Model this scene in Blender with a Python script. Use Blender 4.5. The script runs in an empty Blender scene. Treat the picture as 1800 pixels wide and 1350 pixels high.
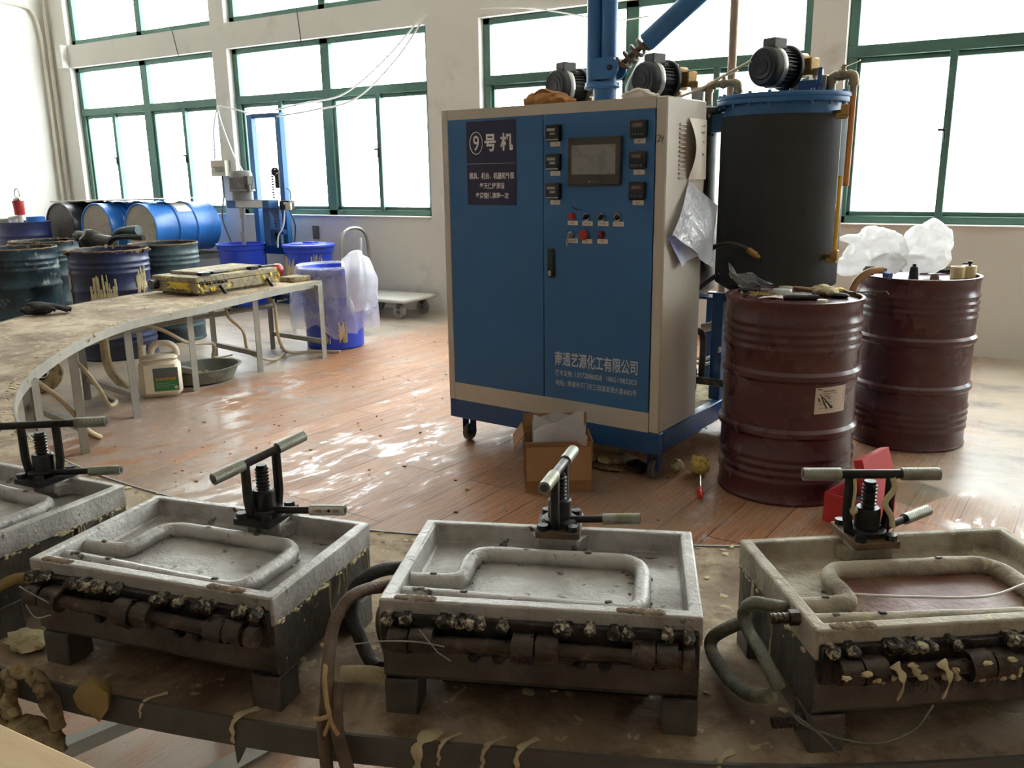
import bpy, bmesh, math, random
from mathutils import Vector, Matrix, noise
C = bpy.context.scene
COL = C.collection
R = math.radians
PI = math.pi

# ---------------------------------------------------------------- camera
def set_camera():
    f_px, pitch, roll, yaw, H = 1510.0, R(13.67), R(-0.77), R(-31.1), 1.41
    d = Vector((math.sin(yaw) * math.cos(pitch), math.cos(yaw) * math.cos(pitch), -math.sin(pitch)))
    right = Vector((math.cos(yaw), -math.sin(yaw), 0))
    up = right.cross(d)
    rr = right * math.cos(roll) + up * math.sin(roll)
    uu = -right * math.sin(roll) + up * math.cos(roll)
    cam = bpy.data.cameras.new('camera')
    ob = bpy.data.objects.new('camera', cam)
    COL.objects.link(ob)
    m = Matrix((rr, uu, -d)).transposed().to_4x4()
    m.translation = Vector((0, 0, H))
    ob.matrix_world = m
    cam.sensor_fit = 'HORIZONTAL'
    cam.sensor_width = 36.0
    cam.lens = f_px / 1800 * 36
    cam.clip_start = 0.05
    C.camera = ob
set_camera()

# ---------------------------------------------------------------- sky and exposure
w = bpy.data.worlds.new('sky'); C.world = w; w.use_nodes = True
bg = w.node_tree.nodes['Background']
bg.inputs[0].default_value = (0.97, 0.985, 1.0, 1)
bg.inputs[1].default_value = 13.0
C.view_settings.view_transform = 'Standard'
C.view_settings.look = 'None'
C.view_settings.gamma = 1
C.view_settings.use_curve_mapping = False
C.view_settings.exposure = 0.18
C.cycles.max_bounces = 9
C.cycles.diffuse_bounces = 5
C.cycles.glossy_bounces = 3
C.cycles.transmission_bounces = 4
C.cycles.transparent_max_bounces = 12
C.cycles.sample_clamp_indirect = 6
C.cycles.caustics_reflective = False
C.cycles.caustics_refractive = False

# ---------------------------------------------------------------- tagging
def thing(name, label, cat, loc=(0, 0, 0), rotz=0, group=None):
    o = bpy.data.objects.new(name, None)
    o.empty_display_size = 0.1
    COL.objects.link(o)
    o.location = loc
    o.rotation_euler = (0, 0, rotz)
    return tag(o, label, cat, group)

def tag(o, label, cat, group=None, kind=None):
    o['label'] = label
    o['category'] = cat
    if group: o['group'] = group
    if kind: o['kind'] = kind
    return o

def struct(o, label=None):
    o['kind'] = 'structure'
    if label: o['label'] = label
    return o

# ---------------------------------------------------------------- mesh builder
def catmull(pts, n=8, closed=False):
    P = [Vector(p) for p in pts]
    out = []
    N = len(P)
    rng = N if closed else N - 1
    for i in range(rng):
        p1, p2 = P[i], P[(i + 1) % N]
        p0 = P[i - 1] if (i > 0 or closed) else p1 * 2 - p2
        p3 = P[(i + 2) % N] if (i + 2 < N or closed) else p2 * 2 - p1
        for k in range(n):
            t = k / n
            out.append(0.5 * ((2 * p1) + (p2 - p0) * t + (2 * p0 - 5 * p1 + 4 * p2 - p3) * t * t + (3 * p1 - p0 - 3 * p2 + p3) * t ** 3))
    if not closed: out.append(P[-1])
    return out

class MB:
    def __init__(self):
        self.v = []; self.f = []; self.m = []; self.mi = 0
    def add(self, verts, faces, M=None):
        b = len(self.v)
        for p in verts:
            p = Vector(p)
            self.v.append(M @ p if M is not None else p)
        for f in faces:
            self.f.append([b + i for i in f]); self.m.append(self.mi)
        return self
    def box(self, c, s, rot=None, M=None, b=0.0):
        x, y, z = s[0] / 2, s[1] / 2, s[2] / 2
        if b > 0:
            b = min(b, x * .9, y * .9, z * .9)
            vs = []
            idx = {}
            for sx in (-1, 1):
                for sy in (-1, 1):
                    for sz in (-1, 1):
                        for ax in range(3):
                            p = [sx * (x - b), sy * (y - b), sz * (z - b)]
                            p[ax] = (sx * x, sy * y, sz * z)[ax]
                            idx[(sx, sy, sz, ax)] = len(vs); vs.append(p)
            fs = []
            for ax in range(3):
                o = [a for a in range(3) if a != ax]
                for s_ in (-1, 1):
                    q = []
                    for a, c_ in ((-1, -1), (1, -1), (1, 1), (-1, 1)):
                        k = [0, 0, 0]; k[ax] = s_; k[o[0]] = a; k[o[1]] = c_
                        q.append(idx[(k[0], k[1], k[2], ax)])
                    fs.append(q)
            for ax in range(3):
                o = [a for a in range(3) if a != ax]
                for a in (-1, 1):
                    for c_ in (-1, 1):
                        q = []
                        for e, face in ((-1, o[0]), (1, o[0]), (1, o[1]), (-1, o[1])):
                            k = [0, 0, 0]; k[ax] = e; k[o[0]] = a; k[o[1]] = c_
                            q.append(idx[(k[0], k[1], k[2], face)])
                        fs.append(q)
            for sx in (-1, 1):
                for sy in (-1, 1):
                    for sz in (-1, 1):
                        fs.append([idx[(sx, sy, sz, a)] for a in range(3)])
        else:
            vs = [(sx * x, sy * y, sz * z) for sz in (-1, 1) for sy in (-1, 1) for sx in (-1, 1)]
            fs = [(0, 2, 3, 1), (4, 5, 7, 6), (0, 1, 5, 4), (2, 6, 7, 3), (0, 4, 6, 2), (1, 3, 7, 5)]
        T = Matrix.Translation(Vector(c))
        if rot is not None: T = T @ rot.to_4x4()
        if M is not None: T = M @ T
        return self.add(vs, fs, T)
    def cyl(self, p0, p1, r, r2=None, n=20, cap=True, M=None):
        p0, p1 = Vector(p0), Vector(p1)
        r2 = r if r2 is None else r2
        d = (p1 - p0)
        q = d.to_track_quat('Z', 'Y').to_matrix()
        vs = []
        for p, rr in ((p0, r), (p1, r2)):
            for i in range(n):
                a = 2 * PI * i / n
                vs.append(p + q @ Vector((rr * math.cos(a), rr * math.sin(a), 0)))
        fs = [(i, (i + 1) % n, n + (i + 1) % n, n + i) for i in range(n)]
        if cap: fs += [tuple(range(n - 1, -1, -1)), tuple(range(n, 2 * n))]
        return self.add(vs, fs, M)
    def lathe(self, prof, n=32, M=None, fn=None):
        vs = []; fs = []
        for (r, z) in prof:
            for i in range(n):
                a = 2 * PI * i / n
                p = Vector((max(r, 1e-4) * math.cos(a), max(r, 1e-4) * math.sin(a), z))
                if fn: p = fn(p, a, r, z)
                vs.append(p)
        for k in range(len(prof) - 1):
            for i in range(n):
                j = (i + 1) % n
                fs.append((k * n + i, k * n + j, (k + 1) * n + j, (k + 1) * n + i))
        if prof[0][0] <= 1e-4: pass
        return self.add(vs, fs, M)
    def tube(self, pts, r, n=8, closed=False, cap=True, M=None, sq=1.0, rfn=None):
        P = [Vector(p) for p in pts]
        N = len(P)
        T = []
        for i in range(N):
            a = P[i - 1] if (i > 0 or closed) else P[i]
            b = P[(i + 1) % N] if (i < N - 1 or closed) else P[i]
            t = b - a
            T.append(t.normalized() if t.length > 1e-9 else Vector((0, 0, 1)))
        up = Vector((0, 0, 1)) if abs(T[0].z) < .9 else Vector((0, 1, 0))
        x = T[0].cross(up).normalized()
        vs = []
        for i in range(N):
            x = (x - T[i] * x.dot(T[i]))
            x = x.normalized() if x.length > 1e-6 else T[i].orthogonal().normalized()
            y = T[i].cross(x)
            rr = r if rfn is None else r * rfn(i / max(1, N - 1))
            for k in range(n):
                a = 2 * PI * k / n
                vs.append(P[i] + x * (rr * math.cos(a)) + y * (rr * sq * math.sin(a)))
        fs = []
        for i in range(N if closed else N - 1):
            i2 = (i + 1) % N
            for k in range(n):
                k2 = (k + 1) % n
                fs.append((i * n + k, i * n + k2, i2 * n + k2, i2 * n + k))
        if cap and not closed:
            fs += [tuple(range(n - 1, -1, -1)), tuple((N - 1) * n + k for k in range(n))]
        return self.add(vs, fs, M)
    def prism(self, poly, z0, z1, M=None):
        n = len(poly)
        vs = [(p[0], p[1], z0) for p in poly] + [(p[0], p[1], z1) for p in poly]
        fs = [tuple(range(n - 1, -1, -1)), tuple(range(n, 2 * n))] + [(i, (i + 1) % n, n + (i + 1) % n, n + i) for i in range(n)]
        return self.add(vs, fs, M)
    def ribbon(self, a, b, za, zb):
        """slab between two polylines a and b (2D), z from za to zb"""
        n = len(a)
        vs = [(p[0], p[1], zb) for p in a] + [(p[0], p[1], zb) for p in b] + [(p[0], p[1], za) for p in a] + [(p[0], p[1], za) for p in b]
        fs = []
        for i in range(n - 1):
            fs += [(i, i + 1, n + i + 1, n + i), (2 * n + i, 3 * n + i, 3 * n + i + 1, 2 * n + i + 1), (i, 2 * n + i, 2 * n + i + 1, i + 1), (n + i, n + i + 1, 3 * n + i + 1, 3 * n + i)]
        fs += [(0, n, 3 * n, 2 * n), (n - 1, 3 * n - 1, 4 * n - 1, 2 * n - 1)]
        return self.add(vs, fs)
    def blob(self, c, rad, seed=0, amp=.25, fr=1.6, sub=2, M=None, ridged=False):
        bm = bmesh.new()
        bmesh.ops.create_icosphere(bm, subdivisions=sub, radius=1)
        rad = Vector(rad) if hasattr(rad, '__len__') else Vector((rad, rad, rad))
        o = Vector((seed * 7.13, seed * 3.7, seed * 1.9))
        bm.verts.ensure_lookup_table()
        vs = []
        for v in bm.verts:
            p = v.co.copy()
            k = noise.noise(p * fr + o) + .5 * noise.noise(p * fr * 2.3 + o)
            if ridged: k = .4 - abs(k) * 2
            p = p * (1 + amp * k)
            vs.append(Vector((p.x * rad.x, p.y * rad.y, p.z * rad.z)) + Vector(c))
        fs = [[q.index for q in f.verts] for f in bm.faces]
        bm.free()
        return self.add(vs, fs, M)
    def grid(self, fn, nu, nv, M=None, th=0.0):
        vs = [fn(i / nu, j / nv) for j in range(nv + 1) for i in range(nu + 1)]
        vs = [Vector(p) for p in vs]
        W = nu + 1
        fs = [(j * W + i, j * W + i + 1, (j + 1) * W + i + 1, (j + 1) * W + i) for j in range(nv) for i in range(nu)]
        if th > 0:
            nb = len(vs)
            nr = [Vector((0, 0, 0)) for _ in vs]
            for f in fs:
                n_ = (vs[f[1]] - vs[f[0]]).cross(vs[f[3]] - vs[f[0]])
                for i in f: nr[i] += n_
            vs2 = [v - (n_.normalized() * th if n_.length > 1e-12 else Vector()) for v, n_ in zip(vs, nr)]
            fs2 = [tuple(nb + i for i in reversed(f)) for f in fs]
            ring = [i for i in range(nu + 1)] + [j * W + nu for j in range(1, nv + 1)] + [nv * W + i for i in range(nu - 1, -1, -1)] + [j * W for j in range(nv - 1, 0, -1)]
            fs3 = [(ring[(k + 1) % len(ring)], ring[k], nb + ring[k], nb + ring[(k + 1) % len(ring)]) for k in range(len(ring))]
            vs = vs + vs2; fs = fs + fs2 + fs3
        return self.add(vs, fs, M)
    def mesh(self, me, M=None):
        return self.add([v.co for v in me.vertices], [tuple(p.vertices) for p in me.polygons], M)
    def build(self, name, mats, parent=None, loc=None, rotz=0, ang=38, recalc=True):
        me = bpy.data.meshes.new(name)
        off = Vector(loc) if loc is not None else Vector((0, 0, 0))
        me.from_pydata([tuple(p) for p in self.v], [], self.f)
        if not isinstance(mats, (list, tuple)): mats = [mats]
        for m in mats: me.materials.append(m)
        me.polygons.foreach_set('material_index', self.m)
        bm = bmesh.new(); bm.from_mesh(me)
        if recalc: bmesh.ops.recalc_face_normals(bm, faces=bm.faces)
        ca = R(ang)
        for f in bm.faces: f.smooth = True
        for e in bm.edges:
            if len(e.link_faces) == 2:
                e.smooth = e.calc_face_angle(0) < ca
        bm.to_mesh(me); bm.free()
        o = bpy.data.objects.new(name, me)
        COL.objects.link(o)
        if parent is not None: o.parent = parent
        o.location = off
        o.rotation_euler = (0, 0, rotz)
        return o

_fonts = {}
def text_mesh(s, bold=0.0, ext=0.0):
    cu = bpy.data.curves.new('lettering', 'FONT')
    cu.body = s; cu.size = 1.0; cu.offset = bold; cu.extrude = ext
    cu.resolution_u = 3
    o = bpy.data.objects.new('lettering', cu)
    COL.objects.link(o)
    dg = bpy.context.evaluated_depsgraph_get()
    me = bpy.data.meshes.new_from_object(o.evaluated_get(dg))
    bpy.data.objects.remove(o); bpy.data.curves.remove(cu)
    return me
def put_text(mb, s, x0, x1, z0, z1, M, bold=0.0):
    """lettering filling x0..x1, z0..z1 in the plane y=0 of M (facing -y)"""
    me = text_mesh(s, bold)
    if not len(me.vertices): return
    xs = [v.co.x for v in me.vertices]; ys = [v.co.y for v in me.vertices]
    a, b, c, d = min(xs), max(xs), min(ys), max(ys)
    vs = [((v.co.x - a) / (b - a) * (x1 - x0) + x0, 0, (v.co.y - c) / max(1e-6, d - c) * (z1 - z0) + z0) for v in me.vertices]
    mb.add(vs, [tuple(p.vertices) for p in me.polygons], M)
    bpy.data.meshes.remove(me)

# ---------------------------------------------------------------- materials
def S(r, g, b):
    def f(c):
        c /= 255
        return c / 12.92 if c <= .04045 else ((c + .055) / 1.055) ** 2.4
    return (f(r), f(g), f(b), 1)

class NT:
    def __init__(self, name):
        self.m = bpy.data.materials.new(name); self.m.use_nodes = True
        self.t = self.m.node_tree
        self.n = self.t.nodes; self.l = self.t.links
        self.p = self.n['Principled BSDF']
        self.tc = self.n.new('ShaderNodeTexCoord')
    def link(self, a, b): self.l.new(a, b)
    def noise(self, scale, detail=5, rough=.55, stretch=None, dist=0.0, coord=None):
        t = self.n.new('ShaderNodeTexNoise')
        t.inputs['Scale'].default_value = scale
        t.inputs['Detail'].default_value = detail
        t.inputs['Roughness'].default_value = rough
        t.inputs['Distortion'].default_value = dist
        src = coord or self.tc.outputs['Object']
        if stretch:
            mp = self.n.new('ShaderNodeMapping'); mp.inputs['Scale'].default_value = stretch
            self.link(src, mp.inputs[0]); src = mp.outputs[0]
        self.link(src, t.inputs['Vector'])
        return t.outputs['Fac']
    def ramp(self, fac, stops):
        r = self.n.new('ShaderNodeValToRGB')
        e = r.color_ramp.elements
        while len(e) > 1: e.remove(e[-1])
        e[0].position, e[0].color = stops[0][0], self._c(stops[0][1])
        for p, c in stops[1:]:
            x = e.new(p); x.color = self._c(c)
        self.link(fac, r.inputs[0])
        return r.outputs[0]
    def _c(self, c):
        return (c, c, c, 1) if isinstance(c, (int, float)) else c
    def mix(self, fac, a, b, mode='MIX'):
        x = self.n.new('ShaderNodeMix'); x.data_type = 'RGBA'; x.blend_type = mode
        for s, v in ((x.inputs[0], fac), (x.inputs[6], a), (x.inputs[7], b)):
            if isinstance(v, (int, float)): s.default_value = v if s.type == 'VALUE' else (v, v, v, 1)
            elif isinstance(v, tuple): s.default_value = v
            else: self.link(v, s)
        return x.outputs[2]
    def math(self, op, a, b=0.0):
        x = self.n.new('ShaderNodeMath'); x.operation = op
        for s, v in ((x.inputs[0], a), (x.inputs[1], b)):
            if isinstance(v, (int, float)): s.default_value = v
            else: self.link(v, s)
        return x.outputs[0]
    def sep(self, coord=None):
        x = self.n.new('ShaderNodeSeparateXYZ'); self.link(coord or self.tc.outputs['Object'], x.inputs[0]); return x.outputs
    def bump(self, h, strength=.3, dist=.01):
        b = self.n.new('ShaderNodeBump'); b.inputs['Strength'].default_value = strength; b.inputs['Distance'].default_value = dist
        self.link(h, b.inputs['Height']); self.link(b.outputs[0], self.p.inputs['Normal'])

def mat(name, col, rough=.5, metal=0.0, var=.18, vs=5, dirt=None, damt=.5, ds=6, dsoft=.12, bump=0.0, bs=60, rvar=.12, spec=.5, dstretch=None, dirt2=None, d2amt=.4, d2s=25, d2stretch=None):
    k = NT(name)
    n1 = k.noise(vs, 6)
    lo = tuple(c * (1 - var) for c in col[:3]) + (1,); hi = tuple(min(1, c * (1 + var)) for c in col[:3]) + (1,)
    c = k.ramp(n1, [(.3, lo), (.7, hi)])
    if dirt is not None:
        n2 = k.noise(ds, 8, .65, dstretch)
        f = k.ramp(n2, [(1 - damt - dsoft + .02, 0.0), (1 - damt + dsoft, 1.0)])
        c = k.mix(f, c, dirt)
    if dirt2 is not None:
        n3 = k.noise(d2s, 6, .6, d2stretch)
        f = k.ramp(n3, [(1 - d2amt - .03, 0.0), (1 - d2amt + .05, 1.0)])
        c = k.mix(f, c, dirt2)
    k.link(c, k.p.inputs['Base Color'])
    k.p.inputs['Metallic'].default_value = metal
    k.p.inputs['Specular IOR Level'].default_value = spec
    n4 = k.noise(vs * 2.3, 4)
    r = k.ramp(n4, [(.25, max(.02, rough - rvar)), (.75, min(1, rough + rvar))])
    k.link(r, k.p.inputs['Roughness'])
    if bump > 0: k.bump(k.noise(bs, 6, .6), bump, .004)
    return k.m

def glass_mat(name, tint=(1, 1, 1, 1), gloss=.08, rough=.02):
    k = NT(name)
    n = k.n; out = n['Material Output']
    tr = n.new('ShaderNodeBsdfTransparent'); tr.inputs[0].default_value = tint
    gl = n.new('ShaderNodeBsdfGlossy'); gl.inputs['Roughness'].default_value = rough
    lw = n.new('ShaderNodeLayerWeight'); lw.inputs[0].default_value = .5
    mx = n.new('ShaderNodeMixShader')
    k.link(k.math('ADD', k.math('MULTIPLY', k.math('POWER', lw.outputs['Facing'], 5.0), .8), .03), mx.inputs[0])
    k.link(tr.outputs[0], mx.inputs[1]); k.link(gl.outputs[0], mx.inputs[2])
    k.link(mx.outputs[0], out.inputs[0])
    return k.m

def film_mat(name, col=(.9, .92, .95, 1), clear=.55, trans=.5, rough=.25, bump=.4, bs=18, sv=.2):
    """thin plastic film: see-through, glossy, partly milky"""
    k = NT(name); n = k.n; out = n['Material Output']
    tr = n.new('ShaderNodeBsdfTransparent')
    tl = n.new('ShaderNodeBsdfTranslucent'); tl.inputs[0].default_value = col
    df = n.new('ShaderNodeBsdfDiffuse'); df.inputs[0].default_value = col
    gl = n.new('ShaderNodeBsdfGlossy'); gl.inputs['Roughness'].default_value = rough
    m1 = n.new('ShaderNodeMixShader'); m1.inputs[0].default_value = trans
    k.link(df.outputs[0], m1.inputs[1]); k.link(tl.outputs[0], m1.inputs[2])
    m2 = n.new('ShaderNodeMixShader')
    f = k.ramp(k.noise(7, 4), [(.3, max(0, clear - sv)), (.7, min(1, clear + sv))])
    k.link(f, m2.inputs[0]); k.link(m1.outputs[0], m2.inputs[1]); k.link(tr.outputs[0], m2.inputs[2])
    m3 = n.new('ShaderNodeMixShader'); m3.inputs[0].default_value = .12
    k.link(m2.outputs[0], m3.inputs[1]); k.link(gl.outputs[0], m3.inputs[2])
    k.link(m3.outputs[0], out.inputs[0])
    b = n.new('ShaderNodeBump'); b.inputs['Strength'].default_value = bump; b.inputs['Distance'].default_value = .02
    k.link(k.noise(bs, 3, .5, dist=1.5), b.inputs['Height'])
    for s in (df, tl, gl): k.link(b.outputs[0], s.inputs['Normal'])
    return k.m
M = {}
FOAM = S(196, 184, 146)
M['wall'] = mat('white_plaster', S(218, 215, 208), .85, var=.04, vs=1.5, dirt=S(172, 165, 154), damt=.28, ds=2.2, dsoft=.15, dirt2=S(120, 108, 95), d2amt=.22, d2s=9)
M['wall_clean'] = mat('white_paint', S(238, 236, 230), .85, var=.03, vs=1.0)
M['wall_far'] = mat('dusty_grey_paint', S(204, 198, 188), .9, var=.06)
M['ceiling'] = mat('ceiling_paint', S(214, 209, 200), .9, var=.03)
M['green'] = mat('green_aluminium', S(78, 112, 100), .42, .25, var=.12, dirt=S(120, 130, 122), damt=.25, ds=9)
M['glass'] = glass_mat('window_glass', (.97, 1, .99, 1))
M['conduit'] = mat('cream_plastic', S(205, 198, 184), .5, var=.05)
M['blue'] = mat('blue_paint', S(44, 100, 152), .36, var=.1, vs=2, bump=.04, bs=140, rvar=.06)
M['blue_dark'] = mat('dark_blue_paint', S(34, 78, 128), .4, var=.15, dirt=S(22, 34, 50), damt=.32, ds=6)
M['grey_cab'] = mat('grey_powder_coat', S(190, 184, 172), .45, var=.05, vs=2, dirt=S(150, 142, 130), damt=.25, ds=3)
M['navy'] = mat('navy_vinyl', S(30, 30, 66), .45, var=.06)
M['white_print'] = mat('white_print', S(236, 236, 238), .5, var=.02)
M['silver_print'] = mat('silver_print', S(196, 204, 210), .4, .2, var=.03)
M['black'] = mat('black_plastic', S(24, 24, 24), .5, var=.2)
M['black_metal'] = mat('black_iron', S(38, 36, 34), .38, .5, var=.35, vs=12, dirt=S(80, 70, 60), damt=.25, ds=15, bump=.15, bs=90)
M['screen'] = mat('dark_screen', S(126, 127, 124), .3, var=.06, vs=8)
M['bezel'] = mat('dark_grey_bezel', S(58, 56, 52), .5, var=.12)
M['display'] = mat('display_window', S(128, 124, 118), .3, var=.1)
M['red'] = mat('red_plastic', S(166, 42, 42), .35, var=.1)
M['red_dark'] = mat('dark_red_plastic', S(105, 22, 26), .3, var=.1)
M['chrome'] = mat('chrome', S(205, 205, 205), .22, 1.0, var=.1)
M['steel'] = mat('bare_steel', S(170, 170, 164), .35, .9, var=.15, vs=14, dirt=S(110, 100, 86), damt=.25, ds=18)
M['bronze'] = mat('dull_pipe_metal', S(142, 128, 100), .45, .4, var=.15, dirt=S(98, 86, 66), damt=.3, ds=16)
M['galv'] = mat('galvanised_steel', S(165, 160, 150), .45, .6, var=.12, dirt=S(120, 110, 95), damt=.3, ds=8)
M['brass'] = mat('dirty_brass', S(150, 118, 66), .42, .55, var=.25, vs=18, dirt=S(80, 66, 48), damt=.35, ds=20)
M['insul'] = mat('black_insulation', S(42, 44, 44), .75, var=.1, vs=4, dirt=S(62, 62, 60), damt=.2, ds=3, dirt2=S(130, 130, 125), d2amt=.2, d2s=60, rvar=.05)
M['orange'] = mat('amber_resin', S(240, 176, 34), .2, var=.05)
M['cream_tube'] = mat('cream_hose', S(200, 184, 150), .45, var=.12, dirt=S(140, 116, 84), damt=.3, ds=14)
M['maroon'] = mat('maroon_drum_paint', S(78, 44, 47), .27, var=.04, vs=2, rvar=.03)
M['navy_drum'] = mat('navy_drum_paint', S(40, 48, 92), .4, var=.15, dirt=S(30, 32, 52), damt=.35, ds=6)
M['bright_drum'] = mat('bright_blue_drum_paint', S(44, 112, 190), .35, var=.08, dirt=S(30, 80, 150), damt=.3, ds=4)
M['black_drum'] = mat('black_drum_paint', S(34, 35, 42), .4, var=.2, dirt=S(58, 52, 46), damt=.3, ds=6)
M['drum_end_grey'] = mat('dusty_drum_end', S(150, 142, 130), .6, var=.1, vs=8, dirt=S(110, 104, 96), damt=.4, ds=7)
M['drum_end_dark'] = mat('dark_drum_end', S(72, 64, 56), .55, var=.2, vs=6, dirt=S(42, 38, 36), damt=.45, ds=5)
M['teal_drum'] = mat('peeling_teal_drum', S(46, 80, 92), .4, var=.3, vs=7, dirt=S(20, 32, 44), damt=.56, ds=5, dirt2=S(146, 160, 146), d2amt=.40, d2s=9)
M['rust_navy'] = mat('crusty_navy_drum', S(32, 46, 92), .4, var=.3, vs=6, dirt=S(20, 24, 36), damt=.5, ds=5, dirt2=S(130, 120, 96), d2amt=.27, d2s=14)
M['green_drum'] = mat('grey_green_drum', S(66, 92, 98), .45, var=.25, vs=6, dirt=S(30, 42, 50), damt=.52, ds=5, dirt2=S(120, 130, 124), d2amt=.3, d2s=14)
M['rust_rim'] = mat('rusty_foam_crust', S(108, 88, 66), .85, var=.4, vs=20, dirt=FOAM, damt=.35, ds=30, bump=.6, bs=60)
M['bin_blue'] = mat('blue_plastic_bin', S(40, 70, 196), .4, var=.07, vs=3)
M['foam'] = mat('dried_foam', FOAM, .9, var=.22, vs=18, dirt=S(120, 100, 66), damt=.35, ds=16, bump=.7, bs=45)
M['foam_grey'] = mat('dirty_dried_foam', S(166, 150, 114), .92, var=.3, vs=16, dirt=S(74, 62, 46), damt=.45, ds=14, bump=.8, bs=40)
M['foam_ochre'] = mat('ochre_foam_skin', S(158, 136, 84), .8, var=.15, vs=10, dirt=S(118, 96, 56), damt=.35, ds=8, bump=.3, bs=30)
M['yellow_crust'] = mat('yellow_crusted_steel', S(140, 128, 102), .7, var=.25, vs=14, dirt=S(204, 178, 52), damt=.40, ds=11, dsoft=.05, dirt2=S(78, 68, 50), d2amt=.42, d2s=26, bump=.7, bs=50)
M['alu'] = mat('cast_aluminium', S(186, 184, 179), .40, .3, var=.14, vs=12, dirt=S(118, 110, 100), damt=.42, ds=8, dsoft=.16, dirt2=S(64, 56, 46), d2amt=.35, d2s=34, bump=.7, bs=95, rvar=.14)
M['alu_dark'] = mat('grimy_aluminium', S(108, 105, 98), .5, .3, var=.2, vs=9, dirt=S(60, 54, 47), damt=.5, ds=7, dsoft=.2, dirt2=FOAM, d2amt=.27, d2s=60, bump=.6, bs=80)
M['alu_stain'] = mat('red_brown_stain', S(112, 66, 50), .4, .1, var=.3, vs=9, dirt=S(164, 148, 128), damt=.42, ds=5, dsoft=.2, bump=.5, bs=80)
M['alu_dusty'] = mat('foam_dusted_aluminium', S(182, 174, 156), .6, .15, var=.14, vs=12, dirt=S(112, 98, 80), damt=.45, ds=9, dsoft=.16, dirt2=FOAM, d2amt=.38, d2s=40, bump=.8, bs=80)
M['soot'] = mat('sooty_grease', S(36, 32, 28), .36, .1, var=.4, vs=20, dirt=S(96, 84, 66), damt=.34, ds=30, bump=.9, bs=70)
M['pipe_dark'] = mat('greasy_pipe', S(66, 56, 46), .34, .3, var=.4, vs=26, dirt=S(140, 126, 100), damt=.33, ds=26, bump=.8, bs=80)
M['bolt_foam'] = mat('foam_flecked_bolt', S(44, 40, 36), .5, .3, var=.3, vs=30, dirt=S(190, 182, 158), damt=.46, ds=70, dsoft=.06, bump=.3, bs=80)
M['table_top'] = None
M['frame_grey'] = mat('dusty_grey_steel', S(150, 148, 138), .6, .15, var=.15, vs=8, dirt=S(110, 96, 74), damt=.3, ds=12, dirt2=FOAM, d2amt=.28, d2s=30)
M['frame_dark'] = mat('grey_painted_steel', S(92, 92, 86), .6, .1, var=.12, vs=6, dirt=S(66, 60, 52), damt=.35, ds=8, dirt2=FOAM, d2amt=.24, d2s=24)
M['kraft'] = mat('kraft_cardboard', S(150, 112, 76), .85, var=.08, vs=5, dirt=S(136, 96, 60), damt=.3, ds=6)
M['kraft_in'] = mat('shadowy_cardboard', S(140, 100, 64), .9, var=.08)
M['cloth_brown'] = mat('brown_cloth', S(176, 126, 80), .9, var=.2, vs=10, dirt=S(110, 76, 46), damt=.35, ds=9, bump=.3, bs=60)
M['cloth_white'] = mat('white_cloth', S(222, 214, 206), .9, var=.06)
M['paper'] = mat('paper', S(226, 220, 210), .8, var=.04)
M['ink'] = mat('faded_ink', S(84, 80, 84), .7, var=.1)
M['ink_black'] = mat('black_marker_ink', S(22, 20, 22), .6, var=.05)
M['label'] = mat('drum_label_paper', S(206, 198, 184), .7, var=.05, vs=6)
M['film'] = film_mat('clear_film', clear=.74, rough=.1, bump=.8, bs=30)
M['film_bag'] = film_mat('milky_bag_film', (.99, .99, .99, 1), .03, .82, .4, .25, 14)
M['film_liner'] = film_mat('bin_liner_film', (.95, .96, 1, 1), .7, .5, .15, .5, 16, .07)
M['film_sleeve'] = film_mat('document_sleeve_film', (.86, .89, .97, 1), .1, .3, .12, .7, 20)
M['blue_paper'] = mat('blue_printed_sheet', S(148, 166, 214), .5, var=.12, vs=8, dirt=S(214, 216, 226), damt=.45, ds=6)
M['glove'] = mat('black_knit', S(40, 37, 36), .95, var=.25, vs=20, bump=.5, bs=120)
M['jug'] = mat('milky_jug_plastic', S(232, 222, 200), .4, var=.08, vs=6, dirt=S(186, 168, 134), damt=.3, ds=7)
M['jug_label'] = mat('green_label', S(52, 118, 70), .5, var=.1)
M['hose_mesh'] = mat('braided_hose', S(104, 88, 74), .6, var=.3, vs=30, dirt=S(150, 134, 108), damt=.3, ds=20, bump=.8, bs=160)
M['hose_black'] = mat('black_braided_hose', S(58, 57, 56), .55, var=.3, vs=30, dirt=S(104, 96, 84), damt=.28, ds=22, bump=.8, bs=160)
M['hose_green'] = mat('grey_green_hose', S(104, 108, 92), .6, var=.25, vs=26, dirt=S(176, 162, 126), damt=.36, ds=24, bump=.7, bs=120)
M['rubber'] = mat('black_rubber_hose', S(44, 42, 42), .5, var=.2, vs=10)
M['wire_white'] = mat('white_cable', S(235, 234, 230), .5, var=.03)
M['wire_dark'] = mat('dark_wire', S(60, 58, 58), .5, var=.1)
M['rope'] = mat('tan_rubber_band', S(184, 158, 112), .7, var=.15, vs=20, bump=.3)
M['wood_pale'] = mat('pale_board', S(206, 180, 142), .6, var=.06, vs=4, dirt=S(192, 164, 126), damt=.4, ds=6, dstretch=(1, 12, 1))
M['toolred'] = mat('red_toolbox_paint', S(184, 44, 52), .38, var=.1, vs=5, dirt=S(136, 32, 40), damt=.3, ds=6)
M['sponge'] = mat('yellow_bristle', S(226, 200, 116), .9, var=.2, vs=30, bump=.3, bs=90)
M['tape'] = mat('cream_tape', S(228, 214, 164), .55, var=.05, vs=20)
M['dolly'] = mat('pale_dolly_deck', S(206, 204, 198), .5, var=.05, vs=5, dirt=S(160, 156, 148), damt=.3, ds=4)
M['beige_box'] = mat('beige_box_plastic', S(188, 180, 160), .5, var=.04)
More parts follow.
